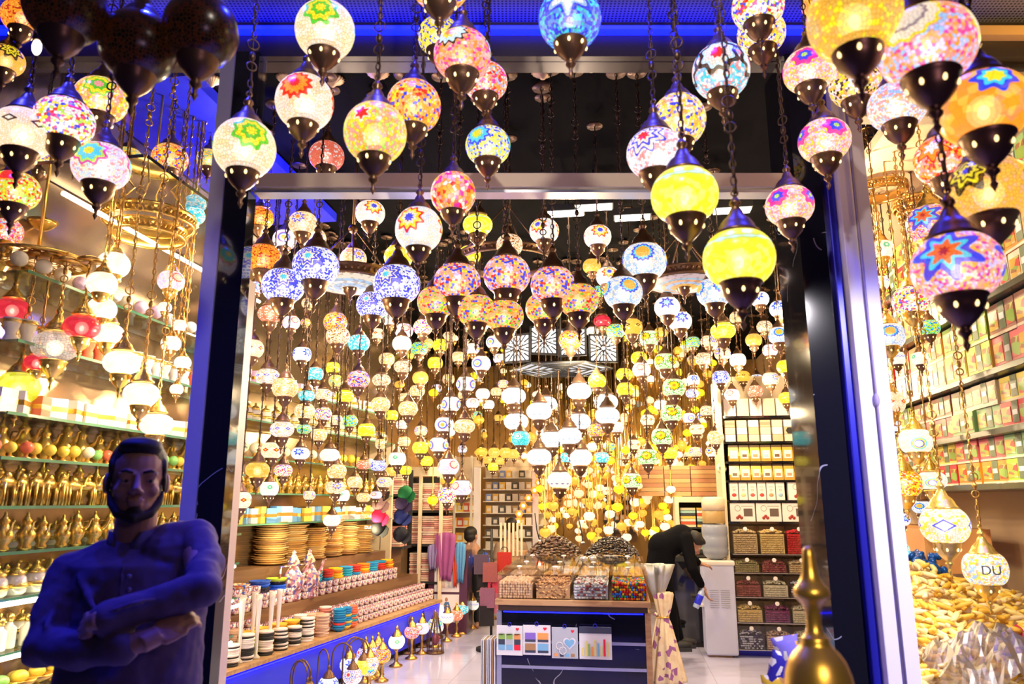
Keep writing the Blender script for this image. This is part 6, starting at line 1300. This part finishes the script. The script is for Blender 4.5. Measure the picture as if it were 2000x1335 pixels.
for x in (-1, 1): b.tube([hd((x*.012, -.0905, .018)), hd((x*.032, -.090, .024)), hd((x*.052, -.074, .018))], [.003, .0042, .0025], 8)
obj('eyebrows', b.mesh('eyebrows', darkhair), root)
for x in (-1, 1):
    e_ = obj('eye', MB().ell(hd((x*.031, -.0745, -.0045)), (.0125, .0125, .0075), 0, 14, 10, Mh).mesh('eye', pm('eye_white_%d' % x, (.22, .18, .18), .3)), root); obj('iris', MB().ell(hd((x*.031 + .003, -.0848, -.0045)), (.0052, .0028, .0048), 0, 12, 8, Mh).mesh('iris', darkhair), e_)
fuse('trousers', caps(caps(MB(), [Vector((-.09, .02, .88)), Vector((-.09, .0, .48)), Vector((-.09, .03, .1))], [.1, .08, .065]), [Vector((.08, .02, .88)), Vector((.08, .0, .48)), Vector((.08, .03, .1))], [.1, .08, .065]), pm('dark_trousers', (.03, .03, .05), .8), .012, root)
# -- man bending at the cooler
root = empty('person', (P(1315, 1262, 8.05).x, 8.05, 0), 0, 'man in black bending over to fill a bottle at the cooler', 'person'); O = root.location.copy()
DB = 8.0
hip, mid, sh = L(1287, 1112, DB), L(1296, 1068, DB), L(1335, 1050, DB)
hd0 = L(1354, 1062, 7.95)
eA, hA = L(1352, 1110, 7.8), L(1374, 1150, 7.95); eB, hB = L(1352, 1092, 8.1), L(1366, 1100, 8.15)
b = MB(); Mb = head_shapes(b, hd0, R(75), R(48), .98); b.tube([hd0 - (hd0-sh).normalized()*0.0, sh], [.055, .065], 14)
caps(b, [hip, mid, sh], [.12, .12, .10], 18); caps(b, [sh + Vector((0, -.1, 0)), eA, hA], [.045, .036, .025]); caps(b, [sh + Vector((0, .12, 0)), eB, hB], [.045, .036, .025])
kn1, an1, kn2, an2 = L(1306, 1188, 7.95), L(1316, 1258, 8.0), L(1308, 1186, 8.15), L(1325, 1252, 8.3)
caps(b, [hip + Vector((0, -.07, -.04)), kn1, an1], [.08, .055, .035]); caps(b, [hip + Vector((0, .08, -.04)), kn2, an2], [.08, .055, .035])
hand(b, hA, (.5, .1, -1), (-1, 0, -.3), 1, .6, 1); hand(b, hB, (1, .1, -.2), (0, -.2, 1), 1, .6, 1)
fuse('body', b, skin, .009, root, 2)
b = MB(); caps(b, [hip + Vector((0, 0, -.03)), mid + Vector((-.01, 0, 0)), sh + Vector((-.02, 0, .005)), sh + Vector((.03, 0, -.0))], [.145, .155, .135, .11], 20)
caps(b, [sh + Vector((0, -.1, 0)), eA, eA.lerp(hA, .75)], [.075, .055, .042]); caps(b, [sh + Vector((0, .11, 0)), eB, eB.lerp(hB, .7)], [.075, .055, .042]); fuse('sweater', b, pm('black_knit', (.004, .004, .006), .9, spec=.1), .012, root, 3)
b = MB(); caps(b, [hip + Vector((0, -.06, -.04)), kn1, an1 + Vector((0, 0, .03))], [.12, .085, .06]); caps(b, [hip + Vector((0, .07, -.04)), kn2, an2 + Vector((0, 0, .03))], [.12, .085, .06]); fuse('trousers', b, pm('black_trousers', (.004, .004, .005), .9, spec=.1), .012, root, 3)
b = MB()
for c_, r in [((0, .026, .048), (.084, .098, .082)), ((0, .04, .0), (.083, .078, .07)), ((0, -.022, .09), (.062, .06, .03))]: b.ell(hd0 + Mb @ Vector(c_), r, 0, 18, 12, Mb)
fuse('hair', b, darkhair, .008, root, 2)
for a_ in (an1, an2): o = obj('shoe', MB().ell(a_ + Vector((.06, -.02, -.0)), (.13, .045, .04)).box(a_.x-.06, a_.x+.17, a_.y-.06, a_.y+.02, -a_.z*0 + max(-O.z, a_.z-.06), a_.z-.02).mesh('shoe', M['black']), root)
p = P(1366, 1168, 7.9); o = empty('water_bottle', p, 0, 'small clear blue labelled bottle held at the cooler tap', 'bottle'); o.rotation_euler = (0, .45, 0)
obj('body', MB().lathe([(.03, -.1), (.033, -.09), (.033, .06), (.014, .09), (.014, .11), (0, .11)], 14).mesh('body', pm('bottle_plastic', (.4, .5, .8), .15)), o); obj('label_band', MB().lathe([(.0335, -.06), (.0345, -.055), (.0345, .03), (.0335, .035)], 14).mesh('label_band', M['blue']), o)
# -- two people at the back
for k, (x, y, D, c_, lb, s) in enumerate([(921, 1046, 10.3, (.02, .08, .6), 'dark haired person in a blue shirt, seen from behind past the scarves', 1.0), (998, 1028, 10.9, (.3, .2, .15), 'person whose dark head shows behind the slatted wooden rack', .85)]):
    q = P(x, y, D); root = empty('person', (q.x, D, 0), 0, lb, 'person'); O = root.location.copy(); H2 = q - O
    b = MB(); Mb = head_shapes(b, H2, R(150 if k == 0 else 200), 0, s); b.tube([H2, H2 + Vector((0, .02, -.2))], [.055, .07], 12); zt = H2.z
    caps(b, [Vector((-.02, .02, zt-.3)), Vector((0, .02, .95))], [.13, .13], 16)
    for sx_ in (-1, 1): caps(b, [Vector((sx_*.17, 0, zt-.27)), Vector((sx_*.22, -.02, zt-.55)), Vector((sx_*.15, -.15, zt-.68))], [.045, .036, .026]); hand(b, Vector((sx_*.15, -.15, zt-.68)), (0, -1, -.2), (0, 0, 1), .95, .5, sx_); caps(b, [Vector((sx_*.09, .02, .9)), Vector((sx_*.09, 0, .45)), Vector((sx_*.09, .02, .06))], [.08, .055, .04]); b.ell((sx_*.09, -.05, .035), (.04, .11, .035))
    fuse('body', b, skin, .012, root, 2)
    b = MB(); loft(b, [(Vector((0, .02, zt-.17)), .08, .07, 0), (Vector((0, .02, zt-.24)), .19, .11, 0), (Vector((0, .02, zt-.5)), .18, .13, 0), (Vector((0, .02, .9)), .18, .13, 0)])
    for sx_ in (-1, 1): caps(b, [Vector((sx_*.17, 0, zt-.27)), Vector((sx_*.21, -.01, zt-.42))], [.065, .058])
    fuse('shirt', b, pm('shirt_%d' % k, c_, .8), .014, root, 2)
    b = MB(); b.ell(H2 + Mb @ Vector((0, .026, .045)), (.086, .1, .085), 0, 18, 12, Mb); b.ell(H2 + Mb @ Vector((0, .045, -.005)), (.083, .075, .075), 0, 18, 12, Mb); fuse('hair', b, darkhair, .01, root, 2)
    b = MB(); caps(b, [Vector((-.09, .02, .9)), Vector((-.09, 0, .45)), Vector((-.09, .02, .1))], [.1, .075, .06]); caps(b, [Vector((.09, .02, .9)), Vector((.09, 0, .45)), Vector((.09, .02, .1))], [.1, .075, .06]); fuse('trousers', b, M['black'], .015, root, 2)
# ---------------------------------------------------------------- light
def plight(name, loc, w, c, r=.05, spot=None, rot=None):
    l = bpy.data.lights.new(name, 'SPOT' if spot else 'POINT'); l.energy = w; l.color = c; l.shadow_soft_size = r
    if spot: l.spot_size = spot; l.spot_blend = .6
    o = bpy.data.objects.new(name, l); C.objects.link(o); o.location = loc
    if rot: o.rotation_euler = rot
    return o
WARM = (1, .76, .44)
for u, v, z, w in [(a_, b_, c_, d_*.95) for a_, b_, c_, d_ in [(-1.9, 4.3, 3.1, 60), (-1.9, 5.6, 2.9, 60), (-1.8, 7.0, 2.7, 70), (-1.8, 8.4, 2.6, 70), (-.3, 5.0, 2.6, 50), (-.3, 6.6, 2.8, 70), (-.2, 8.4, 2.8, 80), (-.3, 10.2, 2.6, 90), (-.6, 11.8, 2.4, 90), (1.3, 4.4, 3.2, 36), (1.4, 6.0, 3.0, 45), (1.3, 7.6, 2.7, 75), (1.0, 9.0, 2.9, 50), (-2.2, 3.5, 2.2, 25)]]:
    plight('shop_fill_light', I(u, v, z), w, WARM, .04)  # unseen points added in place of the light of the many lamps
BLU = (.02, .03, 1)
for i in range(8): plight('blue_spot', (-2.8 + i*.8, 2.25, 3.84), 95, BLU, .03, R(88))
plight('blue_cove', I(-2.2, 4.4, 3.75), 25, BLU, .04)
plight('blue_floor_fill', I(-1.4, 5.0, 2.9), 22, (.1, .12, 1), .06)  # unseen point added to bring blue onto the floor tiles
plight('front_fill_light', (.9, -.3, 2.2), 10, (.9, .55, .9), .15)  # weak fill added for the man's front, no lamp stands there
lt = plight('post_fill_light', (2.4, .2, 3.2), 620, (1, .93, 1), .06, R(34)); lt.rotation_euler = (Vector((1.5, 3.1, 1.55)) - Vector((2.4, .2, 3.2))).to_track_quat('-Z', 'Y').to_euler()  # spot added only to whiten the pale post
lt = plight('crossbeam_fill_light', (.1, 1.0, 3.45), 50, (1, .86, .72), .05, R(110)); lt.rotation_euler = (Vector((.1, 3.2, 3.05)) - Vector((.1, 1.0, 3.45))).to_track_quat('-Z', 'Y').to_euler()  # made-up spot that brightens the cream crossbeam
lt = plight('finial_fill_light', (.5, -.5, 2.3), 45, (1, .8, .45), .08, R(26)); lt.rotation_euler = (Vector((.53, 1.35, 1.15)) - Vector((.5, -.5, 2.3))).to_track_quat('-Z', 'Y').to_euler()  # spot added from the camera side to light the brass finial
for j in range(2): plight('counter_bulb', I2(-2.5, 6.3+1.5*j, 1.3), 7, (1, .85, .5), .03)
lt = plight('heap_fill_light', (1.74, 3.42, 2.45), 90, (1, .85, .55), .03, R(75)); lt.rotation_euler = (Vector((2.35, 4.2, 1.0)) - Vector((1.74, 3.42, 2.45))).to_track_quat('-Z', 'Y').to_euler()  # hidden spot added to brighten the dried snack heap
plight('fascia_gold', (2.6, 2.6, 3.5), 12, (1, .6, .15), .05)
w = bpy.data.worlds.new('night'); sc.world = w; w.use_nodes = True; w.node_tree.nodes['Background'].inputs[0].default_value = (.01, .01, .03, 1); w.node_tree.nodes['Background'].inputs[1].default_value = .5
cam = bpy.data.cameras.new('camera'); cam.sensor_width = 36; cam.lens = F / 2000 * 36; co = bpy.data.objects.new('camera', cam); C.objects.link(co)
co.location = (0, 0, CZ); co.rotation_euler = (pi/2 + PITCH, 0, 0); cam.clip_start = .05
cam.dof.use_dof = True; cam.dof.focus_distance = 6.0; cam.dof.aperture_fstop = 3.2
sc.camera = co
sc.view_settings.view_transform = 'Standard'; sc.view_settings.look = 'None'; sc.view_settings.exposure = 0.5; sc.view_settings.gamma = 1
sc.cycles.max_bounces = 7; sc.cycles.transparent_max_bounces = 14; sc.cycles.use_adaptive_sampling = True; sc.cycles.adaptive_threshold = .035; sc.cycles.diffuse_bounces = 3; sc.cycles.glossy_bounces = 3; sc.cycles.sample_clamp_indirect = 4
